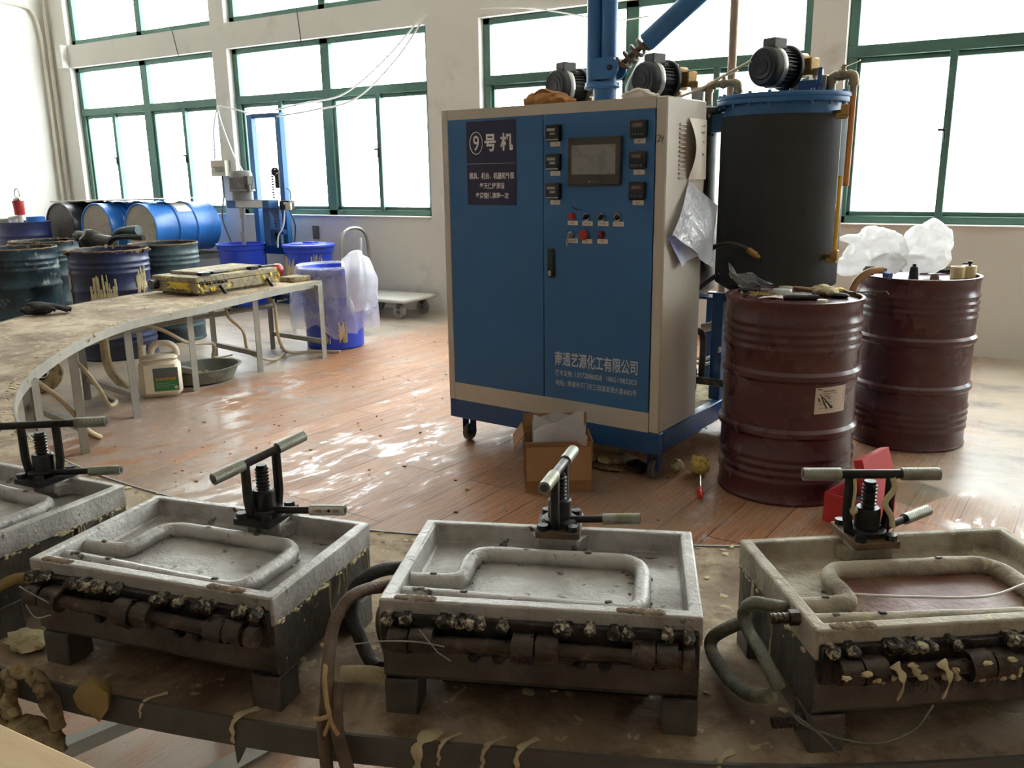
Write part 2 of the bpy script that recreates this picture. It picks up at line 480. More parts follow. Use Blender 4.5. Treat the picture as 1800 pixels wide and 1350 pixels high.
M['clear_cap'] = mat('pale_clear_plastic', S(224, 226, 224), .25, var=.05)
M['knurl'] = None

def knurl():
    k = NT('knurled_steel')
    mp = k.n.new('ShaderNodeMapping'); k.link(k.tc.outputs['Object'], mp.inputs[0])
    a = k.n.new('ShaderNodeTexWave'); a.inputs['Scale'].default_value = 260
    b = k.n.new('ShaderNodeTexWave'); b.inputs['Scale'].default_value = 260; b.wave_profile = 'SIN'
    a.bands_direction = 'DIAGONAL'; b.bands_direction = 'DIAGONAL'
    mp.inputs['Scale'].default_value = (1, -1, 1)
    k.link(k.tc.outputs['Object'], a.inputs[0]); k.link(mp.outputs[0], b.inputs[0])
    h = k.math('ADD', a.outputs['Fac'], b.outputs['Fac'])
    c = k.ramp(k.math('MULTIPLY', h, .5), [(.2, S(92, 96, 86)), (.8, S(176, 178, 164))])
    n2 = k.noise(18, 5)
    c = k.mix(k.ramp(n2, [(.52, 0.0), (.66, 1.0)]), c, S(122, 116, 96))
    k.link(c, k.p.inputs['Base Color'])
    k.p.inputs['Metallic'].default_value = .75; k.p.inputs['Roughness'].default_value = .38
    k.bump(h, .35, .0005)
    return k.m
M['knurl'] = knurl()

def floor_mat():
    k = NT('worn_plank_floor')
    mp = k.n.new('ShaderNodeMapping'); mp.inputs['Rotation'].default_value = (0, 0, R(90 + 4))
    k.link(k.tc.outputs['Object'], mp.inputs[0])
    co = mp.outputs[0]
    br = k.n.new('ShaderNodeTexBrick')
    br.inputs['Scale'].default_value = 1.0
    br.inputs['Brick Width'].default_value = 1.22; br.inputs['Row Height'].default_value = .2
    br.inputs['Mortar Size'].default_value = .0028; br.inputs['Mortar Smooth'].default_value = .2
    br.inputs['Bias'].default_value = 0
    br.inputs['Color1'].default_value = S(174, 130, 94); br.inputs['Color2'].default_value = S(192, 148, 110)
    br.inputs['Mortar'].default_value = S(66, 44, 34)
    k.link(co, br.inputs['Vector'])
    g = k.noise(3.0, 10, .68, (1.3, 30, 1), .5, co)
    c = k.mix(.85, br.outputs['Color'], k.ramp(g, [(.28, S(150, 118, 102)), (.48, S(226, 206, 192)), (.7, S(255, 250, 242))]), 'MULTIPLY')
    streak = k.noise(2.4, 8, .66, (1, 46, 1), 0, co)
    c = k.mix(k.ramp(streak, [(.5, 0.0), (.64, .7)]), c, S(112, 76, 56))
    # whitish dried residue worn along the boards
    big = k.noise(.55, 4, .5, None, .2)
    r1 = k.noise(4.2, 12, .78, (1, 2.4, 1), .3, co)
    rz = k.math('ADD', r1, k.math('MULTIPLY', k.math('ADD', big, -.5), .7))
    resid = k.ramp(rz, [(.52, 0.0), (.58, .72)])
    c = k.mix(resid, c, S(180, 164, 154))
    # grey-brown grime in patches
    r2 = k.noise(.75, 7, .6, None, .3)
    gr = k.ramp(r2, [(.48, 0.0), (.64, .7)])
    c = k.mix(gr, c, S(146, 132, 114))
    # the bare grey concrete along the window wall and under the left bench
    xyz = k.sep()
    nz = k.noise(1.1, 6, .65)
    dy = k.math('ADD', xyz[1], k.math('MULTIPLY', nz, 1.3))
    x1 = k.math('ADD', xyz[0], k.math('MULTIPLY', nz, 1.2))
    left = k.ramp(k.math('MULTIPLY', k.math('ADD', x1, 9.0), .1), [(.45, 1.0), (.49, 0.0)])
    back = k.ramp(k.math('MULTIPLY', dy, .1), [(.44, 0.0), (.50, 1.0)])
    right = k.ramp(k.math('MULTIPLY', k.math('ADD', x1, 5.0), .1), [(.50, 0.0), (.55, 1.0)])
    cm = k.math('MAXIMUM', left, k.math('MULTIPLY', back, right))
    cn = k.noise(1.8, 8, .65, (1, 1.7, 1), .5)
    conc = k.ramp(cn, [(.3, S(96, 92, 92)), (.45, S(158, 146, 132)), (.58, S(176, 160, 140)), (.7, S(150, 152, 160))])
    c = k.mix(cm, c, conc)
    # small dark specks and crumbs of dirt
    sp = k.noise(42, 3, .5)
    c = k.mix(k.ramp(sp, [(.69, 0.0), (.73, .7)]), c, S(70, 56, 46))
    k.link(c, k.p.inputs['Base Color'])
    rr = k.ramp(rz, [(.36, .6), (.51, .52), (.56, .23), (.7, .28)])
    k.link(k.mix(cm, rr, .34), k.p.inputs['Roughness'])
    k.p.inputs['Specular IOR Level'].default_value = .42
    hh = k.math('ADD', k.math('MULTIPLY', br.outputs['Fac'], -1.0), k.math('MULTIPLY', k.noise(60, 6, .7, (1, 4, 1), 0, co), .35))
    k.bump(hh, .18, .0025)
    return k.m
M['floor'] = floor_mat()

def bench_mat():
    k = NT('grimy_bench_board')
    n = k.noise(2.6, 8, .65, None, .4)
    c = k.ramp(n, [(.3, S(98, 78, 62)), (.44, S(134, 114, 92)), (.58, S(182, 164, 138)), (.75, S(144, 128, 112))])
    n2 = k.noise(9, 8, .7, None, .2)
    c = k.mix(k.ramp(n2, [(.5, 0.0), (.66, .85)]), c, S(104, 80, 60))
    n3 = k.noise(26, 6, .6)
    c = k.mix(k.ramp(n3, [(.62, 0.0), (.67, .85)]), c, S(206, 188, 146))
    k.link(c, k.p.inputs['Base Color'])
    k.p.inputs['Roughness'].default_value = .85
    k.bump(k.math('ADD', n2, k.math('MULTIPLY', n3, .6)), .6, .006)
    return k.m
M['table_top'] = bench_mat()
# ================================================================ the setting
YW = 7.42          # inner face of the window wall
XL, XR, YF, ZC = -11.75, 7.0, -8.0, 4.6
def room():
    b = MB(); b.box(((XL + XR) / 2, (YF + YW) / 2, -.1), (XR - XL + .6, YW - YF + .6, .2))
    struct(b.build('floor', M['floor']))
    b = MB(); b.box(((XL + XR) / 2, (YF + YW) / 2, ZC + .1), (XR - XL + .6, YW - YF + .6, .2))
    struct(b.build('ceiling', M['ceiling']))
    b = MB(); b.box((XL - .1, (YF + YW) / 2, ZC / 2), (.2, YW - YF + .5, ZC))
    struct(b.build('wall_left', M['wall_clean']))
    b = MB(); b.box((XR + .1, (YF + YW) / 2, ZC / 2), (.2, YW - YF, ZC))
    struct(b.build('wall_right', M['wall_far']))
    # window wall with its openings
    T = .24
    def seg(x0, x1, z0, z1, d=0.0):
        b.box(((x0 + x1) / 2, YW + T / 2 - d / 2, (z0 + z1) / 2), (x1 - x0, T + d, z1 - z0))
    b = MB()
    cols = [(XL - .2, -11.33), (-8.545, -8.30), (-5.43, -4.80), (-1.675, -1.41), (1.62, 2.25), (5.0, XR)]
    for a, c in cols: seg(a, c, 0, ZC)
    for i in range(5):
        a, c = cols[i][1], cols[i + 1][0]
        seg(a, c, 0, .985); seg(a, c, 2.88, 3.16); seg(a, c, 4.25, ZC)
    b.box((-11.39, YW - .03, 3.02), (.12, .14, .28))
    struct(b.build('wall_back', M['wall']))
    # wall behind the viewpoint
    b = MB()
    def segf(x0, x1, z0, z1): b.box(((x0 + x1) / 2, YF - .1, (z0 + z1) / 2), (x1 - x0, .2, z1 - z0))
    segf(XL - .2, XR + .2, 0, ZC)
    struct(b.build('wall_front', M['wall_far']))
    # windows
    n = 0
    def frame(x0, x1, z0, z1, lower):
        nonlocal n
        n += 1
        yf, d = YW + .115, .07
        b = MB()
        def bar(xa, xb, za, zb, dy=0, dd=d): b.box(((xa + xb) / 2, yf + dy, (za + zb) / 2), (xb - xa, dd, zb - za), b=.006)
        w_ = .075
        bar(x0, x0 + w_, z0, z1); bar(x1 - w_, x1, z0, z1)
        bar(x0, x1, z0, z0 + .07); bar(x0, x1, z1 - .06, z1)
        xm = (x0 + x1) / 2
        if lower:
            bar(x0, x1, 2.265, 2.355, -.005)
            bar(xm - .062, xm + .062, z0, z1)
            for xa, xb in ((x0, xm), (xm, x1)):
                q = (xa + xb) / 2
                bar(q - .028, q + .028, z0 + .05, 2.28, -.012)
                for zz in (z0 + .085, 2.245):
                    bar(xa + .05, xb - .05, zz - .02, zz + .02, .01, .04)
                for xx in (xa + .085, xb - .085):
                    bar(xx - .018, xx + .018, z0 + .05, 2.27, .01, .04)
        else:
            bar(xm - .05, xm + .05, z0, z1)
        root = struct(b.build('window_%d' % n, M['green']))
        g = MB(); g.box((xm, yf + .012, (z0 + z1) / 2), (x1 - x0 - .08, .005, z1 - z0 - .08))
        g.build('pane', M['glass'], root)
        if lower:
            for q in ((x0 + xm) / 2, (xm + x1) / 2):
                h = MB(); h.box((q - .01, yf - .055, 1.66), (.016, .02, .1), b=.004); h.box((q - .035, yf - .062, 1.70), (.05, .012, .018), b=.004)
                h.build('latch', M['black'], root)
    for i in range(5):
        a, c = cols[i][1], cols[i + 1][0]
        frame(a, c, .985, 2.88, True)
    for i in range(5):
        a, c = cols[i][1], cols[i + 1][0]
        frame(a, c, 3.16, 4.25, False)
    b = MB()
    for a, c in ((-11.33, -8.545), (-8.30, -5.43), (-4.80, -1.675), (-1.41, 1.62)):
        b.box(((a + c) / 2, YW + .03, .99), (c - a, .1, .012), b=.003)
    struct(b.build('trim_1', M['wall_clean']))
    # conduits running down the far corner
    b = MB()
    b.tube(catmull([(XL + .03, 5.6, 3.72), (XL + .03, 7.0, 3.66), (XL + .05, 7.24, 3.56), (XL + .06, 7.3, 3.3)], 5), .02)
    b.tube([(XL + .06, 7.3, 3.32), (XL + .06, 7.3, 0)], .022)
    b.tube(catmull([(XL + .03, 5.4, 3.86), (XL + .03, 7.1, 3.9), (XL + .08, 7.36, 3.88), (XL + .1, 7.37, 3.6)], 5), .02)
    b.tube([(XL + .1, 7.37, 3.62), (XL + .1, 7.37, 0)], .026)
    tag(b.build('conduit', M['conduit']), 'pair of cream conduit pipes bending down the far left corner', 'pipe')
room()

# ================================================================ drums
def drum_prof(r, h, hoops=((.36, .013), (.64, .013)), corr=(), n_c=.0065, top=True):
    """outer profile of a steel drum, bottom to top"""
    p = [(0, .012), (r - .02, .012), (r - .012, 0), (r + .004, 0), (r + .006, .012), (r, .022)]
    zs = []
    for f, a in hoops:
        z = f * h
        zs += [(z - .024, r), (z - .010, r + a), (z + .010, r + a), (z + .024, r)]
    for z in corr:
        zs += [(z * h - .014, r), (z * h - .004, r + n_c), (z * h + .004, r + n_c), (z * h + .014, r)]
    zs.sort()
    p += [(rr, z) for z, rr in zs]
    p += [(r, h - .022), (r + .006, h - .012), (r + .006, h - .002), (r + .001, h), (r - .008, h - .002)]
    if top: p += [(r - .012, h - .018), (0, h - .018)]
    else: p += [(r - .01, h - .03), (r - .012, .1), (0, .1)]
    return p
CORR = (.115, .155, .195, .235, .77, .81, .85, .89)

def bung(parent, x, y, z, r=.035, m=None):
    b = MB(); b.lathe([(0, 0), (r, 0), (r, .008), (r * .8, .012), (r * .75, .006), (0, .006)], 16)
    return b.build('bung', m or M['maroon'], parent, (x, y, z))

front_drum = thing('steel_drum', 'maroon steel drum with a torn paper label, nearer of the two maroon drums', 'drum', (-.875, 3.864, 0))
b = MB(); b.lathe(drum_prof(.287, .885, corr=CORR), 64); b.build('drum_body', M['maroon'], front_drum)
bung(front_drum, .17, .12, .867); bung(front_drum, -.2, -.02, .867, .02)
def curved_label():
    r = .2895
    a0, a1, z0, z1 = R(-55), R(-24.8), .416, .530
    b = MB()
    b.grid(lambda u, v: ((r) * math.cos(a0 + (a1 - a0) * u), r * math.sin(a0 + (a1 - a0) * u), z0 + (z1 - z0) * v + .004 * u), 12, 2)
    b.mi = 1
    def on(x, z, w_, h_, rr=.0004):
        b.grid(lambda u, v: ((r + rr) * math.cos(a0 + (a1 - a0) * (x + w_ * u)), (r + rr) * math.sin(a0 + (a1 - a0) * (x + w_ * u)), z0 + (z1 - z0) * (z + h_ * v)), 4, 1)
    rnd = random.Random(3)
    def words(z, x0, x1, h_):
        x = x0
        while x < x1:
            w_ = rnd.uniform(.012, .03); on(x, z, w_, h_); x += w_ + .01
    on(.06, .92, .14, .04); words(.83, .22, .62, .06)
    words(.765, .2, .66, .026); words(.70, .24, .44, .026); words(.63, .26, .52, .026); words(.55, .28, .4, .022)
    words(.44, .12, .5, .026); words(.36, .12, .3, .032); words(.21, .12, .6, .016); words(.14, .3, .8, .014)
    on(.0, .895, 1.0, .004); on(.6, .4, .004, .45)
    b.mi = 2
    def streak(x0, z0_, x1, z1_, t0, t1):
        b.grid(lambda u, v: ((r + .0008) * math.cos(a0 + (a1 - a0) * (x0 + (x1 - x0) * u + (t0 + (t1 - t0) * u) * (v - .5))), (r + .0008) * math.sin(a0 + (a1 - a0) * (x0 + (x1 - x0) * u + (t0 + (t1 - t0) * u) * (v - .5))), z0 + (z1 - z0) * (z0_ + (z1_ - z0_) * u)), 10, 1)
    streak(.13, .77, .52, .22, .03, .08); streak(.18, .65, .36, .2, .04, .05); streak(.1, .62, .13, .48, .04, .05)
    streak(.3, .72, .46, .55, .02, .05); streak(.5, .3, .5, .2, .1, .08)
    b.mi = 3
    for zz in (.75, .62, .5, .38): on(.9, zz, .05, .08)
    return b.build('paper_label', [M['label'], M['ink'], M['ink_black'], mat('pale_red_stamp', S(206, 150, 130), .7)], front_drum)
curved_label()['label'] = 'white printed label streaked with dark runs'

rear_drum = thing('steel_drum', 'maroon steel drum nearer the window wall, carrying white plastic bags', 'drum', (-.487, 4.923, 0))
b = MB(); b.lathe(drum_prof(.287, .885, corr=CORR), 64); b.build('drum_body', M['maroon'], rear_drum)
bung(rear_drum, .1, -.2, .867, .03); bung(rear_drum, .0, .2, .867, .02)

# ---- far left group
def open_drum(name, label, x, y, m, r=.297, h=.87, crust=True, seed=1):
    t = thing(name, label, 'drum', (x, y, 0))
    b = MB(); b.lathe(drum_prof(r, h, top=False, hoops=((.36, .01), (.64, .01)), corr=(.8, .85, .9, .15, .2)), 48)
    b.build('drum_body', m, t)
    b = MB()
    pts = [(r * math.cos(2 * PI * i / 40), r * math.sin(2 * PI * i / 40), h - .002 + .003 * math.sin(i * 3.1 + seed)) for i in range(40)]
    b.tube(pts, .009, 6, closed=True)
    rnd = random.Random(seed)
    if crust:
        for i in range(16):
            a = rnd.uniform(0, 2 * PI)
            b.blob((r * math.cos(a), r * math.sin(a), h - rnd.uniform(0, .02)), (rnd.uniform(.01, .03), rnd.uniform(.01, .03), rnd.uniform(.006, .022)), i, .4, sub=1)
    b.build('rim', M['rust_rim'], t)
    b = MB(); b.lathe([(0, .50), (r - .014, .50), (r - .014, .52), (r * .6, .545), (0, .535)], 32); b.build('residue', M['rust_rim'], t)
    return t
def drips(t, r, a0, a1, z0, z1, n, seed, m=None, name='foam_drips'):
    b = MB(); rnd = random.Random(seed)
    for i in range(n):
        a = a0 + (a1 - a0) * (i + rnd.uniform(.1, .9)) / n
        zt = z1 - rnd.uniform(0, .5) * (z1 - z0); zb = z0 + rnd.uniform(0, .25) * (z1 - z0)
        w_ = rnd.uniform(.004, .009)
        rr = r + .002
        b.tube([(rr * math.cos(a), rr * math.sin(a), zt), ((rr + .002) * math.cos(a + .01), (rr + .002) * math.sin(a + .01), (zt + zb) / 2), ((rr + .002) * math.cos(a), (rr + .002) * math.sin(a), zb)], w_, 5)
    return b.build(name, m or M['foam'], t)
t = open_drum('open_drum', 'peeling teal drum cut off by the left edge of the photo', -7.345, 4.123, M['teal_drum'], .297, .87, False, 2)
t = open_drum('open_drum', 'navy open drum with crusted rim and cream foam runs', -6.43, 4.339, M['rust_navy'], .30, .87, True, 3)
drips(t, .302, R(-65), R(-28), .44, .70, 22, 5); drips(t, .302, R(2), R(22), .5, .76, 14, 6); drips(t, .302, R(-118), R(-108), .46, .74, 3, 7)
t = open_drum('open_drum', 'grey-green ribbed open drum right of the navy crusted one', -6.669, 5.049, M['green_drum'], .29, .86, False, 4)
t = open_drum('open_drum', 'dark open drum half hidden behind the peeling teal drum', -7.95, 4.72, M['green_drum'], .29, .87, True, 8)

t = thing('closed_drum', 'dark navy drum standing at the left wall with a red tap on top', 'drum', (-10.35, 5.93, 0))
b = MB(); b.lathe(drum_prof(.29, .95, corr=(.77, .83)), 48); b.build('drum_body', M['navy_drum'], t)
b = MB(); b.lathe([(0, 0), (.1, 0), (.1, .05), (.096, .055), (.09, .05), (0, .05)], 24)
tag(b.build('tin_lid', M['galv'], None, (-10.44, 5.80, .934)), 'shallow tin lying on the far navy drum beside the red tap', 'tin')
b = MB(); b.lathe([(0, 0), (.1, 0), (.1, .07), (.092, .07), (.09, .01), (0, .01)], 24)
tag(b.build('tin_lid', M['bright_drum'], None, (-10.17, 5.98, .934)), 'small blue pan on the far navy drum behind the red tap', 'tin')
t = thing('pump_tap', 'red-bodied tap with white spout standing on the far navy drum', 'tap', (-10.22, 5.83, .932))
b = MB(); b.cyl((0, 0, .1), (0, 0, .24), .055, .062); b.cyl((0, 0, .24), (0, 0, .26), .066); b.build('body', M['red'], t)
b = MB(); b.cyl((0, 0, 0), (0, 0, .1), .03); b.tube([(0, 0, .08), (-.12, -.06, .06), (-.13, -.065, -.0)], .02); b.build('spout', M['wire_white'], t)
b = MB(); b.tube([(.05 * math.cos(a), 0, .34 + .06 * math.sin(a)) for a in [i * PI / 8 for i in range(16)]], .007, 6, closed=True)
b.cyl((-.06, 0, .27), (.06, 0, .29), .022); b.build('ring_handle', M['steel'], t)

# lying drums on a rack
rack = thing('drum_rack', 'low grey steel rack carrying the lying drums', 'rack', (-9.5, 6.75, 0))
b = MB()
for yy in (-.33, .33):
    b.box((0, yy, .54), (2.5, .05, .06))
for xx in (-1.22, -.4, .4, 1.22):
    b.box((xx, 0, .53), (.05, .7, .05))
b.build('rail', M['frame_dark'], rack)
for xx in (-1.22, 0, 1.22):
    for yy in (-.33, .33):
        b = MB(); b.box((xx, yy, .255), (.05, .05, .51)); b.build('leg', M['frame_dark'], rack)
def lying(x, m_body, m_end, label, seed, lab=False, rot=0):
    t = thing('lying_drum', label, 'drum', (x, 6.3, .865), 0, 'drums lying on the rack')
    Mx = Matrix.Rotation(R(-90), 4, 'X') @ Matrix.Rotation(rot, 4, 'Z')
    b = MB(); b.lathe(drum_prof(.285, .9, corr=() if lab else (.2, .26, .32, .76, .82)), 48, Mx); b.build('drum_body', m_body, t)
    b = MB(); b.lathe([(0, .011), (.272, .011)], 40, Mx); b.build('end_plate', m_end, t)
    if lab:
        b = MB(); b.grid(lambda u, v: (.2875 * math.sin(R(8 + 42 * u)), .36 + .2 * v, .2875 * math.cos(R(8 + 42 * u))), 8, 2)
        b.build('paper_label', M['paper'], t)
    return t
lying(-8.69, M['bright_drum'], M['drum_end_grey'], 'bright blue drum lying rightmost on the rack with a white label', 1, True)
lying(-9.50, M['bright_drum'], M['drum_end_grey'], 'bright blue drum lying in the middle of the rack', 2)
lying(-10.22, M['black_drum'], M['drum_end_dark'], 'black drum lying leftmost on the rack by the left wall', 3)
b = MB(); b.box((-9.55, 6.72, 1.180), (2.1, .55, .014), rot=Matrix.Rotation(R(-1), 3, 'Y'), b=.004)
tag(b.build('flat_sheet', M['galv']), 'flat grey sheet lying across the tops of the lying drums', 'sheet')

# hand pump and pipe fittings between the drums
t = thing('hand_pump', 'black greasy hand pump with bent green pipe behind the navy drum', 'pump', (-6.95, 4.78, 0))
b = MB(); b.tube(catmull([(-.1, .05, .72), (-.08, .05, .9), (0, .05, .97), (.14, .07, .98)], 5), .032, 10); b.cyl((.1, .065, .98), (.22, .08, .985), .04); b.build('pipe', M['green_drum'], t)
b = MB(); b.tube(catmull([(-.1, -.02, .80), (-.02, -.02, .9), (.1, 0, .925), (.36, .02, .925)], 5), .024, 8); b.build('lever', M['black_metal'], t)
b = MB(); b.blob((-.36, 0, .90), (.1, .09, .09), 4, .35); b.blob((-.52, 0, .91), (.08, .06, .05), 6, .4); b.cyl((-.55, 0, .92), (-.05, 0, .88), .05); b.cyl((-.3, 0, 0), (-.3, 0, .86), .03); b.cyl((-.1, 0, 0), (-.1, 0, .84), .03); b.build('body', M['soot'], t)
# ================================================================ the long curved bench
TZ = .605
INNER = [(-4.87, 5.13), (-4.81, 4.6), (-4.68, 4.05), (-4.58, 3.6), (-4.50, 3.15), (-4.28, 2.74), (-3.98, 2.36), (-3.57, 1.96), (-3.22, 1.71), (-2.82, 1.51), (-2.4, 1.39), (-2.0, 1.345), (-1.6, 1.36), (-1.25, 1.43), (-.85, 1.58), (-.5, 1.75), (-.1, 1.98), (.4, 2.3), (.9, 2.65)]
OUTER = [(-5.62, 5.19), (-5.60, 4.7), (-5.57, 4.2), (-5.54, 3.75), (-5.42, 3.26), (-5.17, 2.74), (-4.82, 2.25), (-4.35, 1.77), (-3.75, 1.28), (-3.1, .94), (-2.5, .75), (-2.0, .66), (-1.42, .672), (-.93, .785), (-.62, .90), (-.2, 1.09), (.2, 1.365), (.6, 1.68), (1.1, 2.1)]
def bench():
    t = thing('curved_bench', 'long curved bench with crusted board top on grey steel legs', 'bench', (0, 0, 0))
    a = [(p.x, p.y) for p in catmull([(x, y, 0) for x, y in INNER], 6)]
    o = [(p.x, p.y) for p in catmull([(x, y, 0) for x, y in OUTER], 6)]
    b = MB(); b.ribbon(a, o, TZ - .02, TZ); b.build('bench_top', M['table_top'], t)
    def strip(pl, sgn, name, m):
        b = MB()
        n = len(pl)
        off = []
        for i in range(n):
            p0 = Vector(pl[max(0, i - 1)]); p1 = Vector(pl[min(n - 1, i + 1)])
            d = (p1 - p0).normalized(); nn = Vector((-d.y, d.x)) * sgn
            off.append((pl[i][0] + nn.x * .006, pl[i][1] + nn.y * .006))
        b.ribbon(pl, off, TZ - .045, TZ + .003)
        return b.build(name, m, t)
    strip(a, 1, 'edge_rail', M['frame_grey']); strip(o, -1, 'edge_rail', M['frame_dark'])
    b = MB(); b.box(((a[0][0] + o[0][0]) / 2, (a[0][1] + o[0][1]) / 2 + .003, TZ - .022), (.73, .006, .046), rot=Matrix.Rotation(math.atan2(o[0][1] - a[0][1], o[0][0] - a[0][0]), 3, 'Z')); b.build('edge_rail', M['frame_grey'], t)
    LEG = [(-4.80, 5.04, -5.46, 5.12), (-4.875, 4.435, -5.50, 4.55), (-4.82, 3.80, -5.46, 3.86), (-4.59, 3.17, -5.28, 3.30), (-4.21, 2.58, -4.95, 2.72), (-3.64, 2.03, -4.3, 1.80), (-2.82, 1.56, -3.1, 1.02), (-1.7, 1.31, -1.85, .74), (-.62, 1.62, -.42, 1.06), (.3, 2.14, .5, 1.66)]
    for i, (x, y, x2, y2) in enumerate(LEG):
        ang = math.atan2(y2 - y, x2 - x)
        rot = Matrix.Rotation(ang, 3, 'Z')
        for px_, py_ in ((x, y), (x2, y2)):
            b = MB()
            b.box((px_, py_, (TZ - .022) / 2), (.045, .006, TZ - .022), rot=rot)
            b.box((px_, py_, (TZ - .022) / 2), (.006, .045, TZ - .022), rot=rot, M=Matrix.Translation(Vector((math.cos(ang), math.sin(ang), 0)) * -.019 + Vector((-math.sin(ang), math.cos(ang), 0)) * .019))
            b.build('leg', M['frame_grey'], t)
        L = math.hypot(x2 - x, y2 - y)
        for zz in (.13, TZ - .04):
            b = MB(); b.box(((x + x2) / 2, (y + y2) / 2, zz), (L, .035, .035), rot=rot); b.build('cross_tie', M['frame_grey'], t)
    for i in range(5):
        (x, y, x2, y2), (u, v, u2, v2) = LEG[i], LEG[i + 1]
        b = MB(); b.tube([(x2 + .03, y2, .37), (u2 + .03, v2, .37)], .02, 4); b.build('long_rail', M['frame_grey'], t)
    # crumbs of foam stuck along the edge and over the board
    b = MB(); rnd = random.Random(11)
    for i in range(420):
        k = rnd.uniform(0, len(a) - 1.01); j = int(k); f = k - j
        s_ = rnd.random() ** 1.6
        if rnd.random() < .5: s_ = rnd.uniform(0, .06)
        px_ = (a[j][0] * (1 - f) + a[j + 1][0] * f) * (1 - s_) + (o[j][0] * (1 - f) + o[j + 1][0] * f) * s_
        py_ = (a[j][1] * (1 - f) + a[j + 1][1] * f) * (1 - s_) + (o[j][1] * (1 - f) + o[j + 1][1] * f) * s_
        b.blob((px_, py_, TZ + .001), (rnd.uniform(.002, .012), rnd.uniform(.002, .012), rnd.uniform(.001, .004)), i, .7, sub=1)
    for i in range(40):
        k = rnd.uniform(0, len(a) - 1.01); j = int(k)
        b.blob((a[j][0] + .004, a[j][1] + .002, TZ - rnd.uniform(.0, .02)), (rnd.uniform(.004, .010), rnd.uniform(.004, .010), rnd.uniform(.005, .012)), i + 300, .6, sub=1)
    c_ = b.build('foam_crumbs', M['foam'], t); c_['kind'] = 'stuff'
    # dribbles over the near edge
    for (x, y, L, w_) in ((-.69, .868, .055, .012), (-.66, .880, .03, .004), (-.60, .905, .03, .005), (-.555, .925, .035, .006), (-.97, .772, .035, .007), (-1.13, .728, .022, .004), (-.30, 1.04, .02, .006)):
        b = MB()
        b.tube(catmull([(x + .012, y + .035, TZ + .001), (x + .003, y + .004, TZ + .004), (x + .001, y - .0085, TZ - .008), (x + .002, y - .009, TZ - L * .6), (x - .001, y - .0085, TZ - L)], 4), w_, 8, sq=.4, rfn=lambda s_: 1.0 + .3 * math.sin(s_ * 17 + L * 90) - .35 * s_)
        b.build('foam_dribble', M['foam'], t)
    b = MB(); b.prism([(-1.0, .50), (-.965, .56), (-1.005, .56)], 0, .004, Matrix.Translation((0, .795, 0)) @ Matrix.Rotation(R(90), 4, 'X')); b.build('gusset', M['frame_dark'], t)
    return t
bench()
b = MB(); b.tube([(-1.49, 1.46, .02), (-1.60, .90, .02)], .028, 4)
tag(b.build('floor_bar', M['frame_grey']), 'grey steel bar lying on the floor under the near bench edge', 'bar')

# ---- things on and under the left bench
g = MB()
Mg = Matrix.Translation((-5.22, 3.03, TZ + .004)) @ Matrix.Rotation(R(62), 4, 'Z')
g.blob((0, 0, .034), (.085, .05, .036), 2, .25, sub=3, M=Mg)
g.blob((-.07, 0, .03), (.05, .045, .028), 5, .25, sub=2, M=Mg)
for i, (yy, L) in enumerate(((-.036, .09), (-.012, .11), (.014, .105), (.038, .085))):
    g.tube(catmull([(.04, yy * .8, .035), (.08, yy, .04), (.05 + L, yy * 1.2, .018)], 4), .014, 8, M=Mg)
g.tube(catmull([(-.02, -.04, .04), (.02, -.07, .05), (.07, -.075, .03)], 4), .014, 8, M=Mg)
g.blob((-.03, .02, .058), (.06, .035, .02), 9, .3, sub=2, M=Mg)
tag(g.build('work_glove', M['glove']), 'black knitted work glove lying on the curved bench', 'glove')

